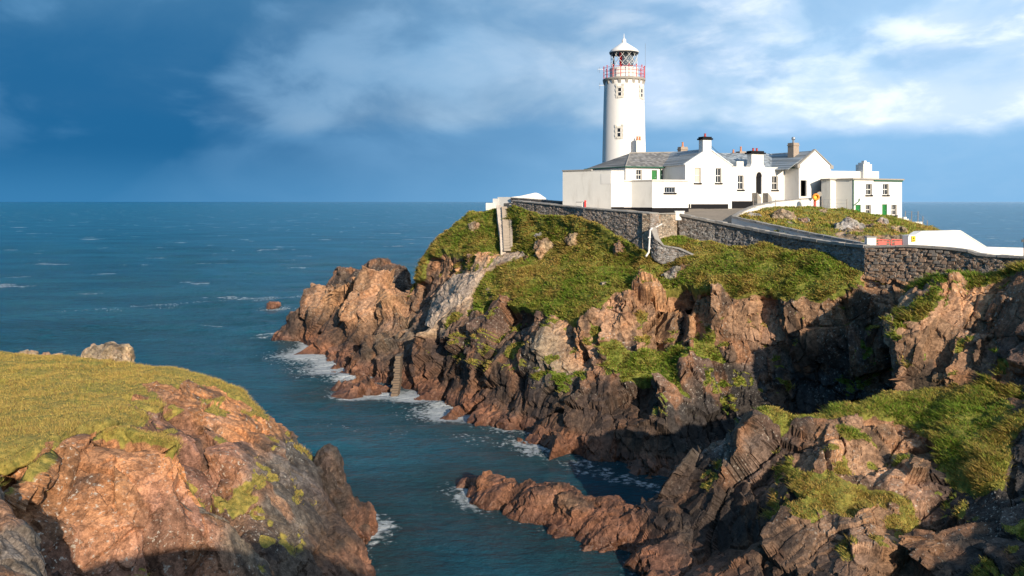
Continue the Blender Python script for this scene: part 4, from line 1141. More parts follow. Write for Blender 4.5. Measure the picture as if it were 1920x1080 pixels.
def door(parent, f, r, mat=GREEN, planks=4, deep=0.16):
    q0, z0, q1, z1 = r
    fr = MB(); t = 0.06
    f.box(fr, q0, z0, q0 + t, z1, -deep - .04, -deep + .05); f.box(fr, q1 - t, z0, q1, z1, -deep - .04, -deep + .05); f.box(fr, q0 + t, z1 - t, q1 - t, z1, -deep - .04, -deep + .05)
    d = fr.build('door', mat, parent)
    w_ = (q1 - q0 - 2 * t) / planks
    for i in range(planks):
        m = MB(); f.box(m, q0 + t + i * w_ + 0.006, z0, q0 + t + (i + 1) * w_ - 0.006, z1 - t - 0.004, -deep - .03, -deep + 0.005 * (i % 2)); m.build('plank', mat, d)
    m = MB(); f.box(m, q1 - t - 0.16, (z0 + z1) / 2 - 0.04, q1 - t - 0.09, (z0 + z1) / 2 + 0.04, -deep + .006, -deep + .05); m.build('handle', METAL, d)
    return d


def prism(parent, pts, z0, z1, mat, name='wall'):
    """closed upright solid over a plan polygon"""
    n = len(pts); mb = MB()
    V = [(p[0], p[1], z0) for p in pts] + [(p[0], p[1], z1) for p in pts]
    return mb.add(V, [tuple(range(n))[::-1], tuple(range(n, 2 * n))] + [(i, (i + 1) % n, n + (i + 1) % n, n + i) for i in range(n)]).build(name, mat, parent)


def chimney(parent, f, q, w_, d_, z0, z1, out, mat, pots=((0, CLAY),), cap=None, pot_h=0.55, cowl=False, pot_r=0.13):
    c = f.at(q, (z0 + z1) / 2, out)
    tx, nx_ = np.array([*f.t, 0]), np.array([*f.n, 0])
    m = MB(); m.box(c, tx * w_ / 2, nx_ * d_ / 2, (0, 0, (z1 - z0) / 2)); st = m.build('chimney', mat, parent)
    if cap:
        m = MB(); m.box(f.at(q, z1 + 0.09, out), tx * (w_ / 2 + 0.14), nx_ * (d_ / 2 + 0.14), (0, 0, 0.088)); m.box(f.at(q, z1 + 0.26, out), tx * (w_ / 2 + 0.04), nx_ * (d_ / 2 + 0.04), (0, 0, 0.08)); m.build('cap', cap, st); z1 = z1 + 0.34
    elif mat is CHIMST:
        m = MB(); m.box(f.at(q, z1 - 0.28, out), tx * (w_ / 2 + 0.06), nx_ * (d_ / 2 + 0.06), (0, 0, 0.05)); m.build('band', mat, st)
    for dx_, pm in pots:
        m = MB(); m.lathe(f.at(q + dx_, z1, out), [(pot_r * 1.15, 0), (pot_r * 1.15, 0.08), (pot_r * 0.9, 0.12), (pot_r * 0.8, pot_h * 0.85), (pot_r, pot_h * 0.88), (pot_r, pot_h)], 12); m.build('pot', pm, st)
    if cowl:
        m = MB(); b = f.at(q, z1, out)
        m.tube(b, b + [0, 0, .35], .13); m.lathe(b + [0, 0, .35], [(.16, 0), (.22, .12), (.2, .3), (.12, .36)], 12); m.build('cowl', METAL, st)
    return st


def qat(f, u, out):
    """position along the wall, out metres off its plane, that lies at photograph column u"""
    return Face(f.A + f.n * out, f.B + f.n * out).hit(u, 300)[0]


BZ = 18.6
PALEST = plain('pale_dressed_stone', (0.60, 0.565, 0.50), 0.85, var=0.15, scale=3.0, bmp=0.3)
# --- yard block, left
c1, c2, c2b = XY(1055, 89.6), XY(1146, 85.4), XY(1170, 85.9)
H = thing('yard_building', (c2[0], c2[1], BZ), 'tall blank whitewashed yard block at the seaward end of the houses', 'building')
fa, fb = Face(c1, c2), Face(c2, c2b)
zt = 23.36
wall(H, fa, BZ - 0.6, zt, mat=WHITE2); wall(H, fb, BZ, zt)
b1, b2 = c1 + np.array([2.6, 3.2]), c2b + np.array([0.6, 4.0])
wall(H, Face(b1, c1), BZ - 0.6, zt); wall(H, Face(c2b, b2), BZ, zt); wall(H, Face(b2, b1), BZ, zt)
m = MB(); m.slab([(*p_, zt + 0.02) for p_ in (c1, c2, c2b, b2, b1)], 0.1); m.build('roof', WHITE2, H)
m = MB(); fa.box(m, -0.06, zt + 0.022, fa.len * 0.60, zt + 0.16, -0.3, 0.06); m.build('coping', GREYST, H)
slit(H, fa, fa.len * 0.80, 21.9, fa.len - 0.03, 23.0, 0.002, 0.03, 'patch', WHITE)
slit(H, fb, 0.0, BZ, fb.len - .01, 19.42, 0.004, 0.03, 'plinth', BLACK)
# --- low annex with the barred window
c3, c4, c5 = XY(1184, 86.0), XY(1223, 84.1), XY(1291, 85.6)
zt2 = 22.25
H = thing('annex', (c4[0], c4[1], BZ), 'low flat-topped white annex with a small barred window and black plinth', 'building')
f1, f2, f3 = Face(c2b + np.array([.001, .02]), c3), Face(c3, c4), Face(c4, c5)
hb = f3.rect(1246, 351, 1266, 361.5)
wall(H, f1, BZ, zt2); wall(H, f2, BZ, zt2, mat=WHITE2); wall(H, f3, BZ, zt2, [hb])
sash(H, f3, hb, style='bars', shaded_reveal=False)
be, bw = c5 + np.array([0.3, 4.4]), c2b + np.array([1.6, 4.0])
wall(H, Face(c5, be), BZ, zt2); wall(H, Face(be, bw), BZ, zt2)
m = MB(); m.slab([(*p_, zt2 - 0.14) for p_ in (c2b, c3, c4, c5, be, bw)], 0.1); m.build('roof', CONC, H)
for ff in (f1, f2, f3):
    m = MB(); ff.box(m, 0.0, zt2 + 0.002, ff.len, zt2 + 0.07, -0.25, 0.035); m.build('coping', WHITE, H)
    slit(H, ff, 0.0, BZ - 0.2, ff.len, 19.38 if ff is not f3 else 19.34, 0.004, 0.03, 'plinth', BLACK)
# --- hipped house with slate roof
a0, a1, a2 = XY(1102, 97.0), XY(1173, 90.6), XY(1292, 93.2)
ze = 23.98
H = thing('hipped_house', (a1[0], a1[1], 19), 'white cottage with grey hipped slate roof and one green door', 'house')
fl, ff = Face(a0, a1), Face(a1, a2)
ws = [ff.rect(1193, 318.5, 1203, 337), ff.rect(1239.5, 318.5, 1249, 337)]
dr = ff.rect(1222, 319, 1232, 346)
wall(H, fl, 19, ze); wall(H, ff, 19, ze, ws + [dr])
for w_ in ws: sash(H, ff, w_, sill=False)
door(H, ff, dr)
bk = ff.n * -8.2
wall(H, Face(a2, a2 + bk), 19, ze); wall(H, Face(a2 + bk, a0 + np.array([3.2, 4.0])), 19, ze); wall(H, Face(a0 + np.array([3.2, 4.0]), a0), 19, ze)
ov = 0.28
e0 = np.array([*(a0 + fl.n * ov - fl.t * .3), ze - .06]); e1 = np.array([*(a1 + fl.n * ov * .6 + ff.n * ov), ze - .06]); e2 = np.array([*(a2 + ff.n * ov + ff.t * 0.4), ze - .06])
rz = 25.9
rA = np.array([*(XY(1181, 94.6)), 25.72]); rB = np.array([*(XY(1314, 97.4)), 26.0])
back0 = np.array([*(a0 + np.array([3.6, 4.4])), ze - .06]); back2 = np.array([*(a2 + bk + np.array([0.4, .3])), ze - .06])
rf = MB()
for poly in ([e1, e2, rB, rA], [e0, e1, rA], [rB, back2, back0, rA], [back0, e0, rA]): rf.slab(poly, 0.09)
rf_o = rf.build('roof', SLATE, H)
m = MB(); m.tube(rA, e1 + [0, 0, .05], 0.07); m.tube(rA + [0, 0, .04], rB + [0, 0, .04], 0.08); m.build('ridge_tiles', COPE, rf_o)
m = MB(); m.tube(e0, e1, 0.075, n=6); m.tube(e1, e2, 0.075, n=6); m.build('gutter', GUTTER, H)
q_ = ff.hit(1238, 325)[0]
m = MB(); m.tube(ff.at(q_, ze - .1, .12), ff.at(q_, 21.8, .08), 0.055); m.build('downpipe', GUTTER, H)
chimney(H, ff, qat(ff, 1280, -5.2), 0.95, 0.8, 24.8, 26.75, -5.2, CHIMST, ((0, CLAY),), pot_h=.6)
# --- gabled house facing the water
g0, g1 = XY(1285, 88.0), XY(1372, 90.2)
H = thing('gabled_house', (g0[0], g0[1], 19), 'white gabled house with two tall windows and black-capped chimney', 'house')
f = Face(g0, g1)
ws = [f.rect(1302.5, 314.5, 1313.5, 343), f.rect(1342, 315.5, 1352.5, 343)]
ze, za = 24.06, 25.82
wall(H, f, BZ, ze, ws, gable=(f.len / 2, za))
sash(H, f, ws[0], blind=True); sash(H, f, ws[1])
bk = f.n * -9.0
wall(H, Face(g1, g1 + bk), 19, ze); wall(H, Face(g0 + bk, g0), 19, ze); wall(H, Face(g1 + bk, g0 + bk), 19, ze, gable=(f.len / 2, za))
rf = MB()
ap0, ap1 = f.at(f.len / 2, za + .02, -.25), f.at(f.len / 2, za + .02, -9.2)
for q, s in ((-.12, 1), (f.len + .12, -1)):
    l0, l1 = f.at(q, ze - .06, -.25), f.at(q, ze - .06, -9.2)
    rf.slab([l0, ap0, ap1, l1] if s < 0 else [l0, l1, ap1, ap0], 0.09)
rf.build('roof', SLATEB, H)
m = MB()
for q in (-.14, f.len + .14):
    a_, b_ = f.at(q, ze - .05, 0), f.at(f.len / 2, za + .06, 0)
    m.hexa([a_ + [*(f.n * .06), 0], b_ + [*(f.n * .06), 0], b_ - [*(f.n * .3), 0], a_ - [*(f.n * .3), 0]], [x + np.array([0, 0, .13]) for x in (a_ + [*(f.n * .06), 0], b_ + [*(f.n * .06), 0], b_ - [*(f.n * .3), 0], a_ - [*(f.n * .3), 0])])
m.build('barge_coping', WHITE, H)
chimney(H, f, f.len * 0.46, 1.1, 0.8, 25.2, 26.88, -.36, WHITE, ((0, REDCLAY),), cap=BLACK, pot_h=.38)
slit(H, f, 0.0, BZ - .2, f.len * .92, 19.72, 0.004, 0.03, 'plinth', BLACK)
m = MB(); q_ = f.hit(1294, 350)[0]; m.tube(f.at(q_, 21.8, .06), f.at(q_, 19.3, .06), .04); m.build('downpipe', WHITE2, H)
# --- entrance wing with the arched black door
w0, w1 = XY(1372.5, 90.75), XY(1476, 94.0)
H = thing('entrance_wing', (w0[0], w0[1], 19), 'white single-storey wing with arched black doorway under a twin-pot chimney', 'house')
f = Face(w0, w1)
ws = [f.rect(1383.5, 329, 1394, 355.5), f.rect(1447.5, 330.5, 1458, 356)]
za_ = f.hit(1420, 331)[1]
ah = f.rect(1417.5, 331, 1428, 364)
zp = 23.88
wall(H, f, 18.9, zp, ws + [ah])
for w_ in ws: sash(H, f, w_)
# arch head and black door leaf
q0, z0, q1, z1 = ah; r_ = (q1 - q0) / 2; cq = (q0 + q1) / 2
m = MB(); pts_ = [(cq + r_ * math.cos(t), z1 + r_ * 1.3 * math.sin(t)) for t in np.linspace(0, math.pi, 15)]
m.add([f.at(q0, z0, -.15), f.at(q1, z0, -.15)] + [f.at(q, z, -.15) for q, z in pts_[:1]] + [f.at(q, z, .05) for q, z in pts_[1:-1]] + [f.at(q, z, -.15) for q, z in pts_[-1:]], [(0, 1, 2, 16)])
dm = MB(); dm.add([f.at(q0, z0, -.15), f.at(q1, z0, -.15), f.at(q1, z1, -.15), f.at(q0, z1, -.15)], [(0, 1, 2, 3)])
V_ = [f.at(q, z, .012) for q, z in pts_]; dm.add(V_, [tuple(range(len(V_)))])
dd = dm.build('door', BLACK, H)
m = MB()
for k in range(14):
    (qa, za2), (qb, zb2) = pts_[k], pts_[k + 1]
    ga, gb = (cq + (qa - cq) * 1.22, z1 + (za2 - z1) * 1.16), (cq + (qb - cq) * 1.22, z1 + (zb2 - z1) * 1.16)
    m.hexa([f.at(qa, za2, .05), f.at(qb, zb2, .05), f.at(qb, zb2, .004), f.at(qa, za2, .004)], [f.at(*ga, .05), f.at(*gb, .05), f.at(*gb, .004), f.at(*ga, .004)])
m.build('arch_moulding', WHITE, dd)
m = MB(); f.box(m, 0, zp + .002, f.len, zp + .1, -.3, .05); m.build('parapet_coping', WHITE, H)
# chimney breast with sloping shoulders
qc = f.hit(1420, 300)[0]
m = MB()
lo, hi_ = f.hit(1402, 300)[0], f.hit(1438, 300)[0]; l2, h2 = f.hit(1408.5, 300)[0], f.hit(1431, 300)[0]
for (a_, b_, za2, c_, d_, zb2) in ((lo, hi_, 23.4, l2, h2, 24.35), (l2, h2, 24.35, l2, h2, 25.5)):
    m.hexa([f.at(a_, za2, .07), f.at(b_, za2, .07), f.at(b_, za2, -.7), f.at(a_, za2, -.7)], [f.at(c_, zb2, .07), f.at(d_, zb2, .07), f.at(d_, zb2, -.7), f.at(c_, zb2, -.7)])
ch = m.build('chimney', WHITE, H)
m = MB(); f.box(m, l2 - .2, 25.502, h2 + .2, 25.66, -.88, .25); f.box(m, l2 - .05, 25.662, h2 + .05, 25.84, -.75, .1); m.build('cap', BLACK, ch)
for dq in (-.3, .22):
    m = MB(); m.lathe(f.at(qc + dq, 25.84, -.35), [(.15, 0), (.12, .1), (.11, .28), (.15, .34)], 12); m.build('pot', REDCLAY, ch)
slit(H, f, 0.0, 18.8, f.hit(1410, 378)[0], 20.05, 0.004, 0.03, 'plinth', BLACK)
rf = MB()
rg0, rg1 = f.at(-3.0, 25.75, -4.6), f.at(f.len + 2.6, 25.95, -4.6)
rf.slab([f.at(-.6, 23.62, -.32), f.at(f.len + .4, 23.62, -.32), rg1, rg0], .09); rf.slab([rg0, rg1, f.at(f.len + 2, 23.4, -9), f.at(-.6, 23.4, -9)], .09)
rf.build('roof', SLATEB, H)
bk = f.n * -9
wall(H, Face(w1, w1 + bk), 19, 23.4); wall(H, Face(w0 + bk, w0), 19, 23.4); wall(H, Face(w1 + bk, w0 + bk), 19, 23.4)
for u_, wd, zt_, oo, ph in ((1375, .6, 26.0, -6.4, .42), (1389, .95, 26.15, -5.6, .6)):
    chimney(H, f, qat(f, u_, oo), wd, .8, 24.6, zt_, oo, CHIMST, ((0, CLAY),), pot_h=ph)
# dormer-like lean-to between the gables
m = MB(); f.box(m, f.hit(1391, 310)[0], 23.9, f.hit(1404, 310)[0], 24.65, -1.9, -.9); m.build('skylight_box', WHITE2, H)
# stone flanks of the door steps
for nm, (ua, va, ub, vb) in (('near', (1410, 361.5, 1417, 381)), ('far', (1430, 362, 1437, 372))):
    qa, qb = f.hit(ua, 370)[0], f.hit(ub, 370)[0]
    m = MB(); z_t = f.hit(ua, va)[1]
    m.hexa([f.at(qa, 18.9, .9), f.at(qb, 18.9, .9), f.at(qb, 18.9, .05), f.at(qa, 18.9, .05)], [f.at(qa, z_t, .9), f.at(qb, z_t - .55, .9), f.at(qb, z_t - .5, .05), f.at(qa, z_t, .05)])
    m.build('step_wall', GREYST, H)
for k in range(4):
    m = MB(); f.box(m, q0 - .05, 18.9, q1 + .05, 19.2 + .2 * k, .05, .95 - .22 * k); m.build('step', GREYST, H)
# --- second gabled house
s0, h0, h1 = XY(1475.5, 93.5), XY(1498, 91.9), XY(1558, 94.4)
H = thing('slate_house', (h0[0], h0[1], 19), 'white gable-fronted house with stone kneelers and a tall brown chimney', 'house')
fs, f = Face(s0, h0), Face(h0, h1)
dr = f.rect(1501, 338, 1512.5, 368)
ze, za = 24.15, 25.92
wall(H, fs, 18.9, ze); wall(H, f, 18.9, ze, [dr], gable=(f.len / 2, za))
m = MB(); f.box(m, dr[0], dr[1], dr[0] + .35, dr[3], -.5, -.2); f.box(m, dr[0] + .35, dr[1], dr[2], dr[3], -.9, -.86); f.box(m, dr[0] - .1, dr[3], dr[2] + .1, dr[3] + .05, -.9, -.2); m.build('door', DARKM, H)
slit(H, f, dr[0] + .42, (dr[1] + dr[3]) / 2 - .1, dr[2] - .02, dr[3] - .05, -.84, -.80, 'inner_pane', METAL)
bk = f.n * -9
wall(H, Face(h1, h1 + bk), 18.9, ze); wall(H, Face(h1 + bk, h0 + bk), 18.9, ze, gable=(f.len / 2, za)); wall(H, Face(h0 + bk, s0), 18.9, ze)
rf = MB()
ap0, ap1 = f.at(f.len / 2, za - .06, -.3), f.at(f.len / 2, za - .06, -9.2)
rf.slab([f.at(-1.4, ze - .5, -.3), f.at(-1.4, ze - .5, -9.2), ap1, ap0], .09); rf.slab([f.at(f.len + .1, ze - .06, -.3), ap0, ap1, f.at(f.len + .1, ze - .06, -9.2)], .09)
rf.build('roof', SLATEB, H)
for q, s in ((-.1, 1), (f.len + .1, -1)):
    a_, b_ = f.at(q, ze + .02, 0), f.at(f.len / 2, za + .04, 0)
    n3 = np.array([*(f.n), 0])
    m = MB(); m.hexa([a_ + n3 * .07, b_ + n3 * .07, b_ - n3 * .32, a_ - n3 * .32], [x + np.array([0, 0, .15]) for x in (a_ + n3 * .07, b_ + n3 * .07, b_ - n3 * .32, a_ - n3 * .32)]); m.build('barge_coping', GREYST, H)
    m = MB(); f.box(m, q - .22, ze - .28, q + .22, ze + .12, -.3, .1); m.build('kneeler', GREYST, H)
m = MB(); fs.box(m, -.1, ze - .32, fs.len + .02, ze - .2, .01, .16); m.build('gutter', GUTTER, H)
chimney(H, f, qat(f, 1487.5, -2.4), 0.9, 0.9, 24.6, 26.95, -2.4, CHIMST, (), cowl=True)
# --- flat-roofed house
p0, p1, p2, p3, p4 = XY(1540, 91.4), XY(1557, 90.4), XY(1567, 90.8), XY(1598, 89.2), XY(1691, 92.6)
H = thing('flat_roofed_house', (p3[0], p3[1], 17), 'two-storey flat-roofed white house with green doors above the rocky bank', 'house')
zt = 22.5
f = Face(p3, p4)
ws = [f.rect(1624, 345, 1634.5, 365.5), f.rect(1655.5, 345, 1666, 365.5), f.rect(1623, 384.5, 1632.5, 402), f.rect(1671.5, 384, 1681, 403.5)]
ds_ = [f.rect(1604, 384, 1614, 402), f.rect(1654, 383, 1663.5, 406)]
wall(H, f, 16.6, zt, ws + ds_)
for k, w_ in enumerate(ws): sash(H, f, w_, sill=k != 2)
for d_ in ds_: door(H, f, d_)
for k, (x, y) in enumerate(((p0, p1), (p1, p2), (p2, p3))): wall(H, Face(x, y), 16.6, zt, mat=WHITE2 if k != 1 else WHITE)
bk = f.n * -6.5
wall(H, Face(p4, p4 + bk), 16.6, zt); wall(H, Face(p4 + bk, p0 + np.array([1.5, 4])), 16.6, zt)
m = MB(); m.slab([(*q, zt + .12) for q in (p0 + np.array([-.15, -.1]), p1 + np.array([-.12, -.15]), p2 + np.array([0, -.2]), p3 + np.array([-.02, -.28]), p4 + np.array([.25, -.12]), p4 + bk, p0 + np.array([1.5, 4]))], .16); m.build('roof', GREYST, H)
m = MB(); f.box(m, f.len * .42, zt - .2, f.len + .05, zt - .045, .01, .14); m.build('gutter', GUTTER, H)
m = MB(); m.tube(f.at(.05, zt - .1, .12), f.at(.05, 17.5, .1), .06); m.tube(f.at(.08, 19.55, .12), f.at(.95, 20.05, .12), .05); m.tube(f.at(.95, 20.05, .12), f.at(1.0, 20.35, .12), .05); m.build('downpipe', GUTTER, H)
fr_ = Face(XY(1558, 97.0), XY(1648, 99.0))
m = MB(); fr_.box(m, 0, 22.2, fr_.len, ZV(321, 98), -.4, 0); m.build('parapet', WHITE, H)
cq = fr_.hit(1622, 310)[0]
m = MB(); fr_.box(m, cq - .62, 22.3, cq + .62, ZV(308, 98), -.9, .45); fr_.box(m, cq - .42, ZV(308, 98), cq + .42, ZV(304.5, 98), -.75, .3); fr_.box(m, cq - .16, ZV(304.5, 98), cq + .16, ZV(301, 98), -.45, .05); m.build('chimney', WHITE, H)
for k in range(5):
    m = MB(); f.box(m, f.len + .1 + .38 * k, 16.4, f.len + .48 + .38 * k, ZV(407, 92.2) - .22 * k, -1.2, .25); m.build('step', WHITE, H)
m = MB(); f.box(m, f.len + .6, 16.2, f.len + 2.6, ZV(416, 92.5), .3, .7); m.build('garden_wall', WHITE, H)

# ------------------------------------------------------------------ lighthouse
TY = 104.0
TX = (1170 - CU) / FOC * TY
zv = lambda v: ZV(v, TY)
px = TY / FOC
TB = np.array([TX, TY, 0])
H = thing('lighthouse', (TX, TY, 18.8), 'tall white round lighthouse tower with red gallery railing and glazed lantern', 'lighthouse')
zg = zv(151.5)
m = MB(); m.lathe(TB, [(42.6 * px, 18.6), (41.6 * px, 21.5), (40.0 * px, 27.0), (38.0 * px, 33.0), (37.0 * px, zg - .35), (37.3 * px, zg - .2)], 72); m.build('tower', TOWERW, H, True)
m = MB(); m.lathe(TB, [(38.6 * px, zg - .12), (39.6 * px, zg - .06), (39.8 * px, zg + .14), (39.0 * px, zg + .2)], 72); m.build('gallery_deck', GREYST, H)
for k in range(18):
    a = 2 * math.pi * (k + .5) / 18; d = np.array([math.cos(a), math.sin(a), 0]); t_ = np.array([-math.sin(a), math.cos(a), 0])
    m = MB(); m.hexa([TB + d * 36.4 * px + s_ * t_ * .16 + [0, 0, zg - .62] for s_ in (-1, 1)] + [TB + d * 37.4 * px + s_ * t_ * .16 + [0, 0, zg - .62] for s_ in (1, -1)],
                     [TB + d * 36.4 * px + s_ * t_ * .18 + [0, 0, zg - .125] for s_ in (-1, 1)] + [TB + d * 39.2 * px + s_ * t_ * .18 + [0, 0, zg - .125] for s_ in (1, -1)]); m.build('corbel', GREYST, H)
zr = zv(129)
rail = MB()
for zz_ in (zr, zg + .2 + (zr - zg) * .55, zg + .2 + (zr - zg) * .28):
    n_ = 48
    for i in range(n_):
        a, b = 2 * math.pi * i / n_, 2 * math.pi * (i + 1) / n_
        rail.tube(TB + [38.3 * px * math.cos(a), 38.3 * px * math.sin(a), zz_], TB + [38.3 * px * math.cos(b), 38.3 * px * math.sin(b), zz_], .022, n=5)
rl = rail.build('railing', REDP, H)
for k in range(16):
    a = 2 * math.pi * (k + .25) / 16; b = TB + [38.3 * px * math.cos(a), 38.3 * px * math.sin(a), zg + .2]
    m = MB(); m.tube(b, b + [0, 0, zr - zg - .1], .05, .04, 6); m.lathe(b + [0, 0, zr - zg - .1], [(.03, 0), (.085, .05), (.085, .11), (.03, .16)], 8); m.build('post', REDP, rl)
zl0, zl1 = zv(129), zv(98)
LR = 24.6 * px
m = MB(); m.lathe(TB, [(26.6 * px, zg + .2), (26.6 * px, zl0 - .12), (27.2 * px, zl0 - .1), (27.2 * px, zl0), (25 * px, zl0 + .02)], 40); m.build('lantern_base', WHITE, H)
lan = MB(); NA = 12
for k in range(NA):                           # diagonal glazing bars
    for s_ in (1, -1):
        for j in range(4):
            a, b = 2 * math.pi * (k + s_ * j / 2) / NA, 2 * math.pi * (k + s_ * (j + 1) / 2) / NA
            za2, zb2 = zl0 + (zl1 - zl0) * j / 4, zl0 + (zl1 - zl0) * (j + 1) / 4
            lan.tube(TB + [LR * math.cos(a), LR * math.sin(a), za2], TB + [LR * math.cos(b), LR * math.sin(b), zb2], .022, n=5)
ln_ = lan.build('lantern_bars', WHITE, H)
for k in range(NA):
    a, b = 2 * math.pi * k / NA, 2 * math.pi * (k + 1) / NA; r_ = LR - .05
    p_ = [TB + [r_ * math.cos(t), r_ * math.sin(t), z_] for t, z_ in ((a, zl0), (b, zl0), (b, zl1), (a, zl1))]
    m = MB(); m.add(p_, [(0, 1, 2, 3)]); m.build('pane', LGLASS, ln_)
m = MB(); m.lathe(TB, [(27.3 * px, zl1 - .12), (27.8 * px, zl1), (24 * px, zv(93.5)), (14 * px, zv(86.5)), (5 * px, zv(80.5)), (3.6 * px, zv(80))], 40); rf_o = m.build('lantern_roof', TOWERW, H, True)
m = MB(); m.lathe(TB, [(26.6 * px, zl1 - .26), (27.2 * px, zl1 - .125)], 40); m.build('eaves_ring', DARKM, rf_o)
m = MB(); m.lathe(TB, [(3.4 * px, zv(80.5)), (3.9 * px, zv(79)), (3.9 * px, zv(75)), (2.4 * px, zv(73)), (.6 * px, zv(71.5))], 20); m.build('ventilator', TOWERW, rf_o, True)
m = MB(); m.tube(TB + [0, 0, zv(72)], TB + [0, 0, zv(63)], .06, .02); m.build('finial', TOWERW, rf_o)
m = MB(); m.lathe(TB + [.35, 0, 0], [(.35, zl0), (.4, zl0 + .4), (.75, zl0 + .6), (.95, zl0 + 1.1), (.75, zl0 + 1.6), (.6, zl1 - .1)], 24); m.build('lens', TOWERW, H, True)
for a, mt in ((R(245), REDP), (R(40), DARKM), (R(150), DARKM)):
    m = MB(); c_ = TB + [(LR - .3) * math.cos(a), (LR - .3) * math.sin(a), (zl0 + zl1) / 2]
    m.box(c_, (-math.sin(a) * .17, math.cos(a) * .17, 0), (math.cos(a) * .03, math.sin(a) * .03, 0), (0, 0, (zl1 - zl0) / 2 - .1)); m.build('screen', mt, H)


def tower_window(u, v0, v1, hw):
    """stone-dressed window on the curved tower"""
    z0_, z1_ = zv(v1), zv(v0); zm = (z0_ + z1_) / 2
    rr = np.interp(zm, [18.6, 27, 33, 36], [42.6 * px, 40 * px, 38 * px, 37 * px])
    sx_ = (u - 1170) * px / rr
    a = -math.acos(max(-1, min(1, sx_)))
    d = np.array([math.cos(a), math.sin(a), 0]); t_ = np.array([-math.sin(a), math.cos(a), 0])
    c_ = TB + d * rr
    w_ = hw * px
    st = MB()
    k = 0; z = z0_ - .28
    while z < z1_ + .3:
        ex = .27 if k % 2 else .2
        for s_ in (-1, 1): st.box(c_ + t_ * s_ * (w_ + ex / 2) + [0, 0, z + .15], t_ * ex / 2, d * .05, (0, 0, .147))
        z += .3; k += 1
    st.box(c_ + [0, 0, z0_ - .14], t_ * w_, d * .12, (0, 0, .135)); st.box(c_ + [0, 0, z1_ + .13], t_ * w_, d * .10, (0, 0, .125))
    win = st.build('window', PALEST, H)
    m = MB(); m.box(c_ + [0, 0, zm], t_ * w_, d * .035, (0, 0, (z1_ - z0_) / 2)); m.build('pane', GLASS, win)
    m = MB(); m.box(c_ + d * .04 + [0, 0, zm], t_ * w_, d * .02, (0, 0, .05)); m.box(c_ + d * .04 + t_ * (w_ - .06) + [0, 0, zm], t_ * .05, d * .02, (0, 0, (z1_ - z0_) / 2)); m.box(c_ + d * .04 - t_ * (w_ - .04) + [0, 0, zm], t_ * .03, d * .02, (0, 0, (z1_ - z0_) / 2)); m.build('sash', WHITE, win)


tower_window(1157.5, 170, 184, 4.2); tower_window(1156, 244, 259, 4.2); tower_window(1199, 171, 185, 4.2)
m = MB(); b_ = TB + [38.5 * px, -.6, 0]
m.tube(b_ + [0, 0, zg], b_ + [0, 0, zv(83)], .02, n=5); m.build('whip_aerial', METAL, H)
m = MB(); b_ = TB + [-39 * px, -.5, 0]
m.tube(b_ + [0, 0, zv(131)], b_ + [-.75, 0, zv(131)], .03, n=5); m.tube(b_ + [-.55, 0, zv(138)], b_ + [-.55, 0, zv(127)], .02, n=5); m.tube(b_ + [-.75, 0, zv(136)], b_ + [-.75, 0, zv(129)], .015, n=5)
m.tube(b_ + [.1, 0, zv(161)], b_ + [-.6, 0, zv(161)], .03, n=5); m.tube(b_ + [-.5, 0, zv(168)], b_ + [-.5, 0, zv(156)], .02, n=5); m.build('dipole_aerial', METAL, H)
# square chimney of the engine room beside the tower
f = Face(XY(1193, 99.8), XY(1214, 100.4))
C_ = thing('engine_room', (f.A[0], f.A[1], 19), 'small white engine room with square chimney against the tower', 'outbuilding')
m = MB(); f.box(m, -.3, 19, f.len + .3, 24.6, -2.5, -.2); m.build('wall', WHITE, C_)
chimney(C_, f, f.len / 2, 1.28, 1.1, 24.6, ZV(263, 100), -.8, WHITE, ((-.18, CLAY), (.18, CLAY)), pot_h=.55, pot_r=.15)

# ------------------------------------------------------------------ walls
def polyline(pts, step):
    out = []
    for a, b in zip(pts[:-1], pts[1:]):
        n = max(1, int(np.linalg.norm(b - a) / step))
        for i in range(n): out.append(a + (b - a) * i / n)
    out.append(pts[-1])
    return np.array(out)


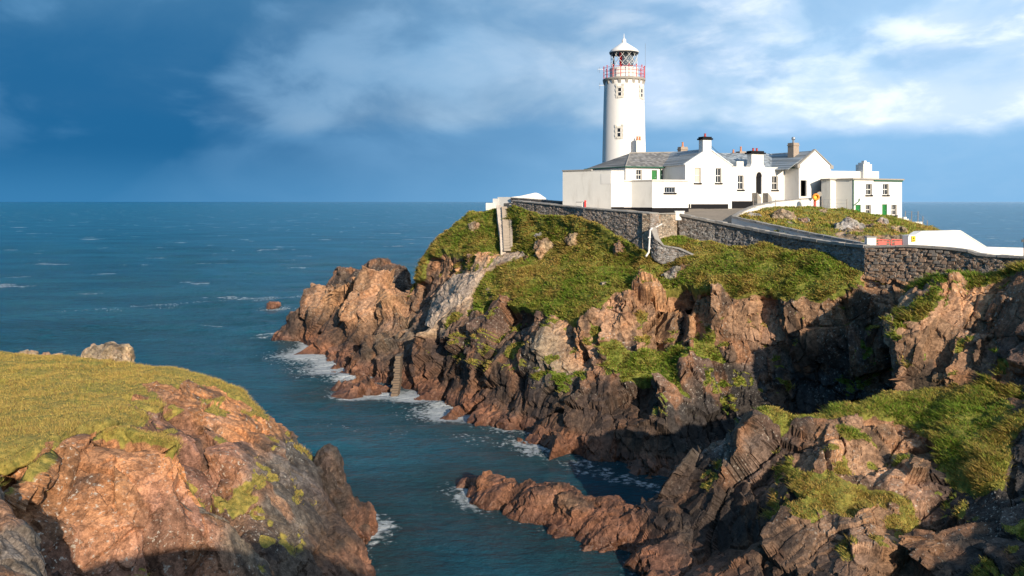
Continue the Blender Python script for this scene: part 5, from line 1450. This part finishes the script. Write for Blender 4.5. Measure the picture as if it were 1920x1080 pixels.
def stone_wall(name, tops, bots, thick, mat, label, cope=None, cope_h=0.16, relief=1.0, step=0.16, cell=(0.42, 0.25), dig=0.9, cope_len=0.8, lip=0.07):
    """rubble wall: faces with stones standing proud, copings laid one by one"""
    T_ = [np.array(P(*t)) for t in tops]
    bz = [ZV(b, t[2]) - dig for b, t in zip(bots, tops)]
    full = [np.array([*t, b]) for t, b in zip(T_, bz)]
    L = polyline(full, step)
    d = np.gradient(L[:, :2], axis=0); d /= np.linalg.norm(d, axis=1, keepdims=True)
    nrm = np.stack([d[:, 1], -d[:, 0]], 1)
    root = thing(name, (float(L[0, 0]), float(L[0, 1]), float(L[0, 3])), label, 'wall')
    s = np.concatenate([[0], np.cumsum(np.linalg.norm(np.diff(L[:, :2], axis=0), axis=1))])
    hmax = (L[:, 2] - L[:, 3]).max(); nz = max(3, int(hmax / (step * .8)))
    V, F = [], []
    fr = np.linspace(0, 1, nz + 1)
    Zg = L[:, 3][:, None] + (L[:, 2] - L[:, 3])[:, None] * fr[None, :]
    Sg = np.repeat(s[:, None], nz + 1, 1)
    q = np.stack([Sg.ravel() / cell[0], Zg.ravel() / cell[1], np.zeros(Sg.size) + .5], 1)
    F1, F2, off, rnd = voronoi(q, 60)
    rel = relief * (0.045 * rnd[:, 0] - 0.06 * np.clip(1 - (F2 - F1) / .16, 0, 1)) + .04 * fbm(np.stack([Sg.ravel(), Zg.ravel(), Sg.ravel() * 0], 1) * .6, 3, 66)
    rel = rel.reshape(Sg.shape); rel[:, -1] = 0
    front = np.stack([L[:, 0][:, None] + nrm[:, 0][:, None] * rel, L[:, 1][:, None] + nrm[:, 1][:, None] * rel, Zg], 2)
    back = np.stack([np.repeat((L[:, 0] - nrm[:, 0] * thick)[:, None], nz + 1, 1), np.repeat((L[:, 1] - nrm[:, 1] * thick)[:, None], nz + 1, 1), Zg], 2)
    n0, n1 = Sg.shape
    I = np.arange(n0 * n1).reshape(n0, n1)
    Fq = np.stack([I[:-1, :-1].ravel(), I[1:, :-1].ravel(), I[1:, 1:].ravel(), I[:-1, 1:].ravel()], 1)
    K = n0 * n1
    Fb = (Fq + K)[:, ::-1]
    Ft = np.stack([I[:-1, -1], I[1:, -1], I[1:, -1] + K, I[:-1, -1] + K], 1)
    Fe = np.concatenate([np.stack([I[0, 1:], I[0, 1:] + K, I[0, :-1] + K, I[0, :-1]], 1), np.stack([I[-1, :-1], I[-1, :-1] + K, I[-1, 1:] + K, I[-1, 1:]], 1)])
    link_mesh('masonry', np.concatenate([front.reshape(-1, 3), back.reshape(-1, 3)]), np.concatenate([Fq, Fb, Ft, Fe]).tolist(), mat, root, False)
    if cope:
        a = 0.0; k = 0
        while a < s[-1] - 0.05:
            ln = cope_len * (0.75 + .5 * random.random()); b = min(a + ln, s[-1])
            i0, i1 = np.searchsorted(s, a), min(np.searchsorted(s, b), len(s) - 1)
            if s[-1] - b < .25: b = s[-1]; i1 = len(s) - 1
            g = lambda x: np.array([np.interp(x, s, L[:, c_]) for c_ in range(3)] + [np.interp(x, s, nrm[:, 0]), np.interp(x, s, nrm[:, 1])])
            A_, B_ = g(a + .008), g(b - .008)
            hh = cope_h * (.85 + .35 * random.random()); l0, l1 = lip + .04 * random.random(), thick + .05 * random.random()
            bt = []; tp = []
            for X, o_ in ((A_, l0), (B_, l0), (B_, -l1), (A_, -l1)):
                bt.append((X[0] + X[3] * o_, X[1] + X[4] * o_, X[2] + .003)); sh_ = .03 if o_ > 0 else -.03
                tp.append((X[0] + X[3] * (o_ - sh_), X[1] + X[4] * (o_ - sh_), X[2] + hh + .02 * random.random()))
            MB().hexa(bt, tp).build('coping_stone', cope, root)
            a = b; k += 1
    return root, L, nrm, s


WALL_MIX = stone_material('dark_rubble', (0.29, 0.25, 0.22), (0.47, 0.44, 0.40), white=0.4)
stone_wall('retaining_wall', [(961, 377, 96.3), (1010, 382, 92), (1060, 387.5, 88), (1094, 391, 84.6), (1150, 395.5, 81), (1219, 401, 77)], [385, 400, 408, 410, 436, 482], 1.2, WALL_MIX, 'high rubble retaining wall running from the stairs to the wall corner', COPE, .1)
stone_wall('parapet_wall', [(958, 371.5, 99.2), (1020, 376, 94.5), (1091, 382.5, 88.8)], [376, 383, 392], .5, WALL_MIX, 'low far parapet of dark stone behind the top of the retaining wall', COPE, .08, dig=.2)
stone_wall('corner_wall', [(1219.5, 401, 77.02), (1245, 401.5, 79.1), (1270, 402, 81.2)], [482, 465, 458], .9, WALL_PALE, 'short sunlit return wall of pale pinkish stone at the corner', COPE, .08)
stone_wall('road_wall', [(1272, 404, 81), (1340, 418, 78), (1400, 430, 74.8), (1440, 438, 72.5), (1500, 449, 69), (1560, 458, 65.5), (1621, 465, 62)], [460, 470, 472, 474, 480, 492, 520], .55, WALL_GREY, 'long grey rubble wall with rounded coping along the approach road', COPE, .2, cope_len=.9, lip=.1)
bw_, L_, N_, S_ = stone_wall('bridge_wall', [(1621.5, 464.5, 61.97), (1660, 464, 60.9), (1700, 463, 59.8), (1780, 468, 57.6), (1815, 473, 56.5), (1835, 480, 55.9), (1880, 483, 54.6), (1930, 485, 53.2), (2060, 487, 49.8)], [525, 535, 540, 535, 533, 530, 522, 508, 500], .6, WALL_BROWN, 'brown stone bridge wall spanning the cleft beside the gate', COPE, .14)
# the largest stones of the bridge wall, one by one
sv = [MB().hexa([(-.5, 0, -.5), (.5, 0, -.5), (.5, 1, -.5), (-.5, 1, -.5)], [(-.5 + a, 0, .5), (.5 - b, 0, .5 - a), (.5 - a, 1, .5), (-.5 + b, 1, .5 - b)]) for a, b in ((.04, .1), (.12, .03), (.07, .06), (.02, .14))]
meshes = []
STONEA = plain('bridge_stone', (0.33, 0.225, 0.16), .9, var=.5, scale=1.7, bmp=.8)
STONEB = plain('bridge_stone_grey', (0.22, 0.19, 0.165), .9, var=.5, scale=1.7, bmp=.8)
for k, m_ in enumerate(sv):
    me = bpy.data.meshes.new('stone'); me.from_pydata(m_.v, [], m_.f); me.materials.append(STONEA if k % 2 else STONEB); meshes.append(me)
zrow = 0
for row in range(12):
    q = .1 + random.random() * .3
    while q < 6.2:
        wd = .18 + .30 * random.random(); hh = .10 + .13 * random.random()
        if random.random() < .55:
            i = min(np.searchsorted(S_, q + wd / 2), len(S_) - 1)
            o = bpy.data.objects.new('stone', random.choice(meshes)); o.parent = bw_
            z = L_[i, 2] - .25 - row * .25 + .10 * random.random()
            t_ = math.atan2(-N_[i, 0], N_[i, 1]) + math.pi
            loc = np.array([L_[i, 0] + N_[i, 0] * .075, L_[i, 1] + N_[i, 1] * .075, z]) - root_loc(bw_)
            o.location = loc; o.rotation_euler = (0, 0.06 * (random.random() - .5), t_); o.scale = (wd, .22, hh)
            col.objects.link(o)
        q += wd + .05 + .1 * random.random()
stone_wall('curved_wall', [(1221, 428, 76.3), (1226, 442, 75.9), (1233, 457, 75.5), (1245, 462, 75.3), (1270, 466, 75), (1302, 480, 74.2)], [470, 474, 480, 484, 488, 493], .5, WALL_GREY, 'low grey wall curving down from the wall corner into the grass', COPE, .08, dig=.6)
stone_wall('ruined_wall', [(1129, 530, 74.9), (1150, 527, 75.2), (1180, 523, 75.6), (1210, 512, 76)], [556, 548, 538, 528], .5, WALL_PALE, 'remnant of a pale low stone wall on the green slope', None, dig=.7, cell=(.35, .25), relief=1.6)
stone_wall('inner_road_wall', [(1372, 408, 80.3), (1410, 416.5, 77.8), (1450, 425.5, 75.2), (1530, 442.5, 70.2), (1619, 460, 64.9)], [418, 430, 442, 460, 478], .45, WHITE, 'whitewashed inner wall of the approach road with grey coping', COPE, .16, relief=.35, dig=.4)
stone_wall('yard_wall', [(1532, 372, 91.2), (1490, 375, 89.8), (1450, 379, 88), (1412, 387, 85.3), (1388, 397, 82.8), (1373, 406.6, 80.4)], [388, 388, 390, 396, 405, 416], .4, WHITE, 'low white wall curling round the end of the grassy bank', COPE, .1, relief=.3, dig=.4)

# ---- white walls
def profile_wall(name, pts, zb, thick, mat, label):
    """upright wall with an uneven top line; pts = (column, row of the top, distance)"""
    T_ = [np.array(P(*t)) for t in pts]
    root = thing(name, (*T_[0][:2], zb), label, 'wall')
    mb = MB()
    for a, b in zip(T_[:-1], T_[1:]):
        d = (b - a)[:2]; d /= np.linalg.norm(d); n = np.array([d[1], -d[0], 0]) * thick
        a0, b0 = a.copy(), b.copy(); a0[2] = b0[2] = zb
        mb.hexa([a0, b0, b0 - n, a0 - n], [a, b, b - n, a - n])
    mb.build('masonry', mat, root)
    for a, b in zip(T_[:-1], T_[1:]):
        nseg = max(1, int(np.linalg.norm(b - a) / 1.1)); d = (b - a)[:2]; d /= np.linalg.norm(d); n = np.array([d[1], -d[0], 0])
        for k in range(nseg):
            p_, q_ = a + (b - a) * (k + .01) / nseg, a + (b - a) * (k + .99) / nseg
            up = np.array([0, 0, .003]); hi2 = np.array([0, 0, .075 + .015 * random.random()])
            MB().hexa([x + up for x in (p_ + n * .05, q_ + n * .05, q_ - n * (thick + .05), p_ - n * (thick + .05))], [x + hi2 for x in (p_ + n * .05, q_ + n * .05, q_ - n * (thick + .05), p_ - n * (thick + .05))]).build('coping_stone', mat, root)
    return root


profile_wall('gate_wall', [(1703, 443, 63.2), (1716, 442, 63.6), (1726, 435.5, 64), (1800, 433.5, 65.6), (1850, 465, 66.4), (1925, 467, 67.6), (2050, 469, 69)], 14.8, .5, WHITE, 'tall white wall with a sloping shoulder beside the red gate')
w_ = thing('terrace_wall', (*XY(912, 101), 18.5), 'white stepped wall and wedge at the head of the steep stairs', 'wall')
m = MB()
for (u0, v0, u1, v1, y0, y1, dp) in ((911, 380.5, 925, 394, 101.2, 100.9, .5), (924, 372.5, 935, 394, 101.5, 101, .8), (933, 369.5, 959, 388, 101.2, 99.6, .8)):
    a, b = P(u0, v0, y0), P(u1, v0, y1); zb = ZV(v1, y0)
    m.hexa([(a[0], a[1], zb), (b[0], b[1], zb), (b[0], b[1] + dp, zb), (a[0], a[1] + dp, zb)], [(a[0], a[1], a[2]), (b[0], b[1], a[2]), (b[0], b[1] + dp, a[2]), (a[0], a[1] + dp, a[2])])
m.build('masonry', WHITE, w_)
tp = [P(957, 369.6, 103.5), P(975, 367.6, 105), P(1003, 361.5, 108), (P(1008, 363.5, 108.3)), P(1020, 371.5, 109)]
m = MB()
for a, b in zip(tp[:-1], tp[1:]):
    m.hexa([(a[0], a[1], 19), (b[0], b[1], 19), (b[0] + .3, b[1] + .6, 19), (a[0] + .3, a[1] + .6, 19)], [tuple(a), tuple(b), (b[0] + .3, b[1] + .6, b[2]), (a[0] + .3, a[1] + .6, a[2])])
m.build('wedge', WHITE, w_)
# ---- pillars
for (u0, u1, v0, v1, Y, nm, mat, lb) in ((1092, 1098.5, 381, 393, 86, 'pillar', WHITE, 'white end pillar of the low parapet'), (1624, 1640, 445, 462, 63.8, 'gatepost', WHITE, 'square white gatepost at the end of the inner wall'), (1698, 1706, 443, 461, 63.6, 'gatepost', WHITE, 'narrow white gatepost against the tall white wall'), (1266, 1282, 397, 403.5, 81.2, 'corner_pillar', WHITE, 'flat white cap on the corner of the walls')):
    a, b = P(u0, v0, Y), P(u1, v1, Y); hw = (b[0] - a[0]) / 2
    t = thing(nm, ((a[0] + b[0]) / 2, Y, b[2] - .5), lb, 'pillar')
    m = MB(); c_ = np.array([(a[0] + b[0]) / 2, Y, (a[2] + b[2] - .5) / 2]); m.box(c_, (hw, -.05, 0), (.05, hw, 0), (0, 0, (a[2] - b[2] + .5) / 2)); m.build('shaft', mat, t)
    m = MB(); m.box((c_[0], c_[1], a[2] + .043), (hw + .05, -.05, 0), (.05, hw + .05, 0), (0, 0, .04)); m.build('cap', mat if nm != 'gatepost' else COPE, t)
# ---- red gate
A_, B_ = np.array(P(1641, 459, 63.9)), np.array(P(1698, 459, 63.7))
G = thing('red_gate', tuple((A_ + B_) / 2), 'red tubular double gate across the approach road', 'gate')
for a, b in ((A_, A_ + (B_ - A_) * .47), (A_ + (B_ - A_) * .53, B_)):
    zt_ = .42
    lf = MB(); lf.tube(a + [0, 0, -.6], a + [0, 0, zt_], .05); lf.tube(b + [0, 0, -.6], b + [0, 0, zt_ - .05], .045); lf.tube(a + [0, 0, zt_], b + [0, 0, zt_ - .05], .05)
    lo_ = lf.build('gate_leaf', REDF, G)
    for k in range(3):
        m = MB(); z_ = zt_ - .22 - .22 * k; m.tube(a + [0, 0, z_], b + [0, 0, z_ - .03], .032); m.build('rail', REDF, lo_)
    m = MB(); q = a + (b - a) * .5; m.box(q + [0, -.03, .1], (b - a) * .28, (0, .01, 0), (0, 0, .2)); m.build('panel', REDF, lo_)
# ---- warning sign on the white wall
c_ = np.array(P(1713, 448, 63.35))
S1 = thing('warning_sign', tuple(c_), 'small yellow warning sign on the tall white wall', 'sign')
m = MB(); m.box(c_, (.17, .05, 0), (-.003, .012, 0), (0, 0, .22)); m.build('board', YELLOW, S1)
m = MB(); m.add([c_ + [-.09, -.016 - .026, .0], c_ + [.09, -.016 + .026, 0], c_ + [0, -.018, .16]], [(0, 1, 2)]); m.add([c_ + [-.12, -.016 - .034, -.15], c_ + [.12, -.016 + .034, -.15], c_ + [.12, -.016 + .034, -.1], c_ + [-.12, -.016 - .034, -.1]], [(0, 1, 2, 3)]); m.build('symbol', BLACK, S1)

# ---- steep stairs down the slope
ST = thing('stone_stairs', tuple(P(948, 474, 92.0)), 'steep stone stairs between two sloping walls down the grassy slope', 'stairs')
path_t, path_b = np.array(P(947, 387, 98.2)), np.array(P(951.5, 470, 91.6))
for nm, (ta, tb, wd, hg) in (('pale', (P(935.5, 384, 99), P(943.5, 470, 91.9), .62, 1.5)), ('dark', (P(956.5, 382, 98.2), P(959.5, 462, 91.9), .28, 1.6))):
    a, b = np.array(ta), np.array(tb)
    pts_ = [a + (b - a) * t + np.array([0, 0, .35 * math.sin(math.pi * t)]) for t in np.linspace(0, 1, 9)]
    for p_, q_ in zip(pts_[:-1], pts_[1:]):
        x = np.array([wd / 2 * random.uniform(.9, 1.1), .0, 0]); j = np.array([random.uniform(-.04, .04), 0, random.uniform(-.05, .05)]); p_ = p_ + j; q_ = q_ + j + (p_ - q_) * .02
        m = MB(); m.hexa([p_ - x - [0, 0, hg], q_ - x - [0, 0, hg], q_ + x - [0, 0, hg], p_ + x - [0, 0, hg]], [p_ - x, q_ - x, q_ + x, p_ + x])
        m.build('side_wall', CONC if nm == 'pale' else STEPST, ST)
ns = 20
for k in range(ns):
    c_ = path_t + (path_b - path_t) * (k + .5) / ns + np.array([0, 0, .30 * math.sin(math.pi * (k + .5) / ns) - .05])
    m = MB(); m.box(c_, (.42, 0, 0), (0, .21, 0), (0, 0, .14)); m.build('step', STEPST, ST)

# ---- concrete slip
top = [(985, 476), (958, 477), (932, 489), (905, 507), (888, 517), (852, 520), (835, 540), (820, 562), (808, 588), (803, 612)]
bot = [(988, 486), (972, 491), (945, 499), (912, 514), (905, 528), (896, 544), (882, 562), (862, 578), (838, 594), (818, 618)]
rowsn, V_ = 22, []
for i in range(len(top) - 1):
    for s_ in range(14 if i < len(top) - 2 else 15):
        t_ = s_ / 14
        a = np.array(top[i]) * (1 - t_) + np.array(top[i + 1]) * t_; b = np.array(bot[i]) * (1 - t_) + np.array(bot[i + 1]) * t_
        j_ = 2.2 * math.sin(i * 7.1 + s_ * 1.3) + 1.6 * math.sin(i * 3.7 + s_ * 2.9)
        for k in range(rowsn + 1):
            q = a + (b - a) * k / rowsn + np.array([j_ * (.4 + .6 * abs(k / rowsn - .5)), .6 * j_ * (k / rowsn - .5)])
            h = ray_hit('headland', *q)
            V_.append(np.array(h if h is not None else P(q[0], q[1], 90)))
V_ = np.array(V_); n0 = len(V_) // (rowsn + 1)
G3 = V_.reshape(n0, rowsn + 1, 3)
for _ in range(14):                                    # flatter than the rock beneath
    G3[1:-1] = .5 * G3[1:-1] + .25 * (G3[:-2] + G3[2:]); G3[:, 1:-1] = .5 * G3[:, 1:-1] + .25 * (G3[:, :-2] + G3[:, 2:])
I = np.arange(n0 * (rowsn + 1)).reshape(n0, rowsn + 1)
Fq = np.stack([I[:-1, :-1].ravel(), I[1:, :-1].ravel(), I[1:, 1:].ravel(), I[:-1, 1:].ravel()], 1)
Tq = np.concatenate([Fq[:, [0, 1, 2]], Fq[:, [0, 2, 3]]])
Vs = G3.reshape(-1, 3)
Nn = vnormals(Vs, Tq)
if Nn[:, 2].mean() < 0: Tq, Nn = Tq[:, ::-1], -Nn
dsp, tone = rock_disp(Vs, (.3, .2, .4), .45, (2.6, 1.0, .4), 47, N=Nn, T=Tq)
Up = Vs + Nn * (dsp + .55)[:, None]
K = I.size
rim = [(I[i, 0], I[i + 1, 0]) for i in range(n0 - 1)] + [(I[-1, k], I[-1, k + 1]) for k in range(rowsn)] + [(I[i + 1, -1], I[i, -1]) for i in range(n0 - 1)[::-1]] + [(I[0, k + 1], I[0, k]) for k in range(rowsn)[::-1]]
Lo = Vs - Nn * .8
Tr = np.array([(a, b, b + K) for a, b in rim] + [(a, b + K, a + K) for a, b in rim])
tn, lc = weather(Up, np.tile([[.42, .33, .255]], (K, 1)), [t * .5 for t in tone])
tn = .5 * tn + .5 * np.array([.40, .315, .245]) * (1 + .3 * fbm(Up * 1.3, 3, 8))[:, None]
o = big_mesh('slipway', np.concatenate([Up, Lo]), np.concatenate([Tq, Tr]), ROCK, {'tint': np.concatenate([tn, tn]), 'grass': np.zeros(2 * K), 'lichen': np.concatenate([lc, lc]) * .4, 'dry': np.zeros(2 * K)}, False)
tag(o, 'pale bare slip of rock sloping down from the foot of the stairs', 'path', kind='structure')

# ---- landing steps built against the rock by the water
J = thing('landing_steps', tuple(P(744, 737, 83.4)), 'narrow tower of old landing steps rising from the water', 'steps')
for k in range(16):
    t_ = k / 15
    c_ = np.array(P(741 + 7 * t_ + random.uniform(-1, 1), 738 - 70 * t_, 83.1 + 5.2 * t_)); wd = (.40 - .12 * t_) * random.uniform(.8, 1.2)
    m = MB(); m.box(c_ + [.08 * (random.random() - .5), .5, -.12], (wd, .1 * random.random(), 0), (.02, .75, 0), (0, 0, .17)); m.build('course', JETTY, J)

# ---- drainpipe
D_ = thing('drainpipe', tuple(P(1212, 480, 76)), 'white drainpipe running down the outside of the wall corner', 'pipe')
m = MB(); a, b, c_, e = (np.array(P(*q)) for q in ((1222.5, 428, 76.2), (1219, 432, 75.9), (1216.5, 473, 75.6), (1211, 481, 75.2)))
m.tube(a, b, .09); m.tube(b, c_, .09); m.tube(c_, e, .09); m.build('pipe', PIPEW, D_)
m = MB(); a = np.array(P(1229, 426.5, 77.3)); b = np.array(P(1241, 420, 78.4)); m.tube(a, b, .07); m.build('outlet_pipe', PIPEW, D_)
for v_ in (445, 465):
    q = np.array(P(1217.5, v_, 75.75)); m = MB(); m.box(q, (.13, 0, 0), (0, .12, 0), (0, 0, .05)); m.build('bracket', PIPEW, D_)

# ---- fences
def fence(name, posts, label, wires=(.9, .6, .3), r=.045, mat=POSTW):
    a = np.array(P(*posts[0][:2], posts[0][3])); F_ = thing(name, tuple(a), label, 'fence')
    tops_, bots_ = [], []
    for (u, vb, vt, Y) in posts:
        b, t = np.array(P(u, vb, Y)), np.array(P(u + random.uniform(-.6, .6), vt, Y))
        m = MB(); m.tube(b - [0, 0, .4], t, r, r * .85, 6); m.build('post', mat, F_); tops_.append(t); bots_.append(b)
    for wz in wires:
        m = MB()
        for k in range(len(tops_) - 1):
            p_ = bots_[k] + (tops_[k] - bots_[k]) * wz; q = bots_[k + 1] + (tops_[k + 1] - bots_[k + 1]) * wz
            m.tube(p_, q, .011, n=4)
        m.build('wire', METAL, F_)


fence('cliff_fence', [(1697, 410, 396, 95), (1709, 414, 396, 94.5), (1721, 417, 396, 93.5), (1730, 423, 405, 92.5), (1739, 428, 413, 91.5), (1748, 433, 423, 90)], 'leaning post and wire fence on the turf beyond the flat-roofed house')
fence('bank_fence', [(1413, 397, 371, 84.5), (1454, 394, 374, 86), (1500, 393, 372, 87.2), (1542, 392, 372, 88), (1588, 396, 373, 87.4)], 'thin post and wire fence along the top of the grassy bank', r=.035)

# ---- lifebuoy, round sign, red marker, roadside sign
L1 = thing('lifebuoy_stand', tuple(P(1528, 389, 87.5)), 'orange lifebuoy on a red and white post by the yard wall', 'lifebuoy')
m = MB(); m.tube(P(1528, 389, 87.5), P(1528, 367, 87.5), .16, .16, 8); m.build('post', REDF, L1)
m = MB(); c_ = np.array(P(1530, 369.5, 87.2)); R_, r_ = .30, .11
n1_, n2_ = 20, 8
V_ = [c_ + [(R_ + r_ * math.cos(b)) * math.cos(a), r_ * math.sin(b) * 1.0, (R_ + r_ * math.cos(b)) * math.sin(a)] for a in np.linspace(0, 2 * math.pi, n1_, False) for b in np.linspace(0, 2 * math.pi, n2_, False)]
m.add(V_, [(i * n2_ + j, i * n2_ + (j + 1) % n2_, ((i + 1) % n1_) * n2_ + (j + 1) % n2_, ((i + 1) % n1_) * n2_ + j) for i in range(n1_) for j in range(n2_)]); m.build('ring', ORANGE, L1, True)
m = MB(); m.box(c_ + [0, .12, 0], (.24, 0, 0), (0, .02, 0), (0, 0, .26)); m.build('backboard', YELLOW, L1)
L2 = thing('round_sign', tuple(P(1536, 388, 89)), 'round grey sign on a pole behind the lifebuoy', 'sign')
m = MB(); a = np.array(P(1536, 388, 89)); b = np.array(P(1536, 364, 89)); m.tube(a, b, .03); m.build('pole', METAL, L2)
m = MB(); m.tube(b + [0, -.05, 0], b + [0, -.08, 0], .28, n=24); m.build('disc', GREYST, L2)
L3 = thing('red_marker', tuple(P(1097.3, 392, 85.6)), 'bright red marker post against the pale yard block', 'post')
m = MB(); m.box(np.array(P(1097.3, 383, 85.6)), (.09, 0, 0), (0, .09, 0), (0, 0, .42)); m.build('post', REDP, L3)
m = MB(); m.tube(P(1080, 379, 86.5), P(1096, 379, 85.7), .025); m.build('bar', DARKM, L3)
L4 = thing('road_sign', tuple(P(1921, 484, 53.6)), 'dark sign on a post at the end of the white wall', 'sign')
m = MB(); m.tube(P(1921, 484, 53.9), P(1921, 447, 53.9), .06); m.build('pole', DARKM, L4)
m = MB(); m.box(np.array(P(1922, 451.5, 53.8)), (.24, 0, 0), (0, .02, 0), (0, 0, .09)); m.build('board', DARKM, L4)
# overhead cable between the chimneys
a, b = np.array(P(1334, 274, 88.6)), np.array(P(1372, 289, 95))
m = MB(); n_ = 10
pp = [a + (b - a) * t + np.array([0, 0, -.5 * math.sin(math.pi * t)]) for t in np.linspace(0, 1, n_)]
for p_, q in zip(pp[:-1], pp[1:]): m.tube(p_, q, .025, n=5)
tag(m.build('cable', DARKM), 'thin black cable slung from the gabled house chimney to the roofs behind', 'cable')

# ------------------------------------------------------------------ grass
grass_on('headland', 46000, .24, 'long green grass on the slopes of the lighthouse headland', wide=.032, dry=.5)
grass_on('near_headland', 50000, .17, 'golden cropped turf of the near headland', wide=.012, dry=1.15, blades=6, near=1.0)
grass_on('foreground_outcrop', 22000, .22, 'mossy grass on the ledges of the foreground outcrop', wide=.022, dry=.46)
grass_on('near_crag', 9000, .17, 'turf lip along the top of the near crag', wide=.012, dry=.9, blades=6)
grass_on('sunlit_cliff', 6000, .32, 'tufts of grass along the top of the sunlit cliff', wide=.03, dry=.4)
grass_on('rocky_bank', 9000, .28, 'rough grass on the bank below the flat-roofed house', wide=.035, dry=.6)
grass_on('lichened_ledge', 1500, .16, 'short grass in the cracks of the lichened ledge', wide=.010, dry=.5)
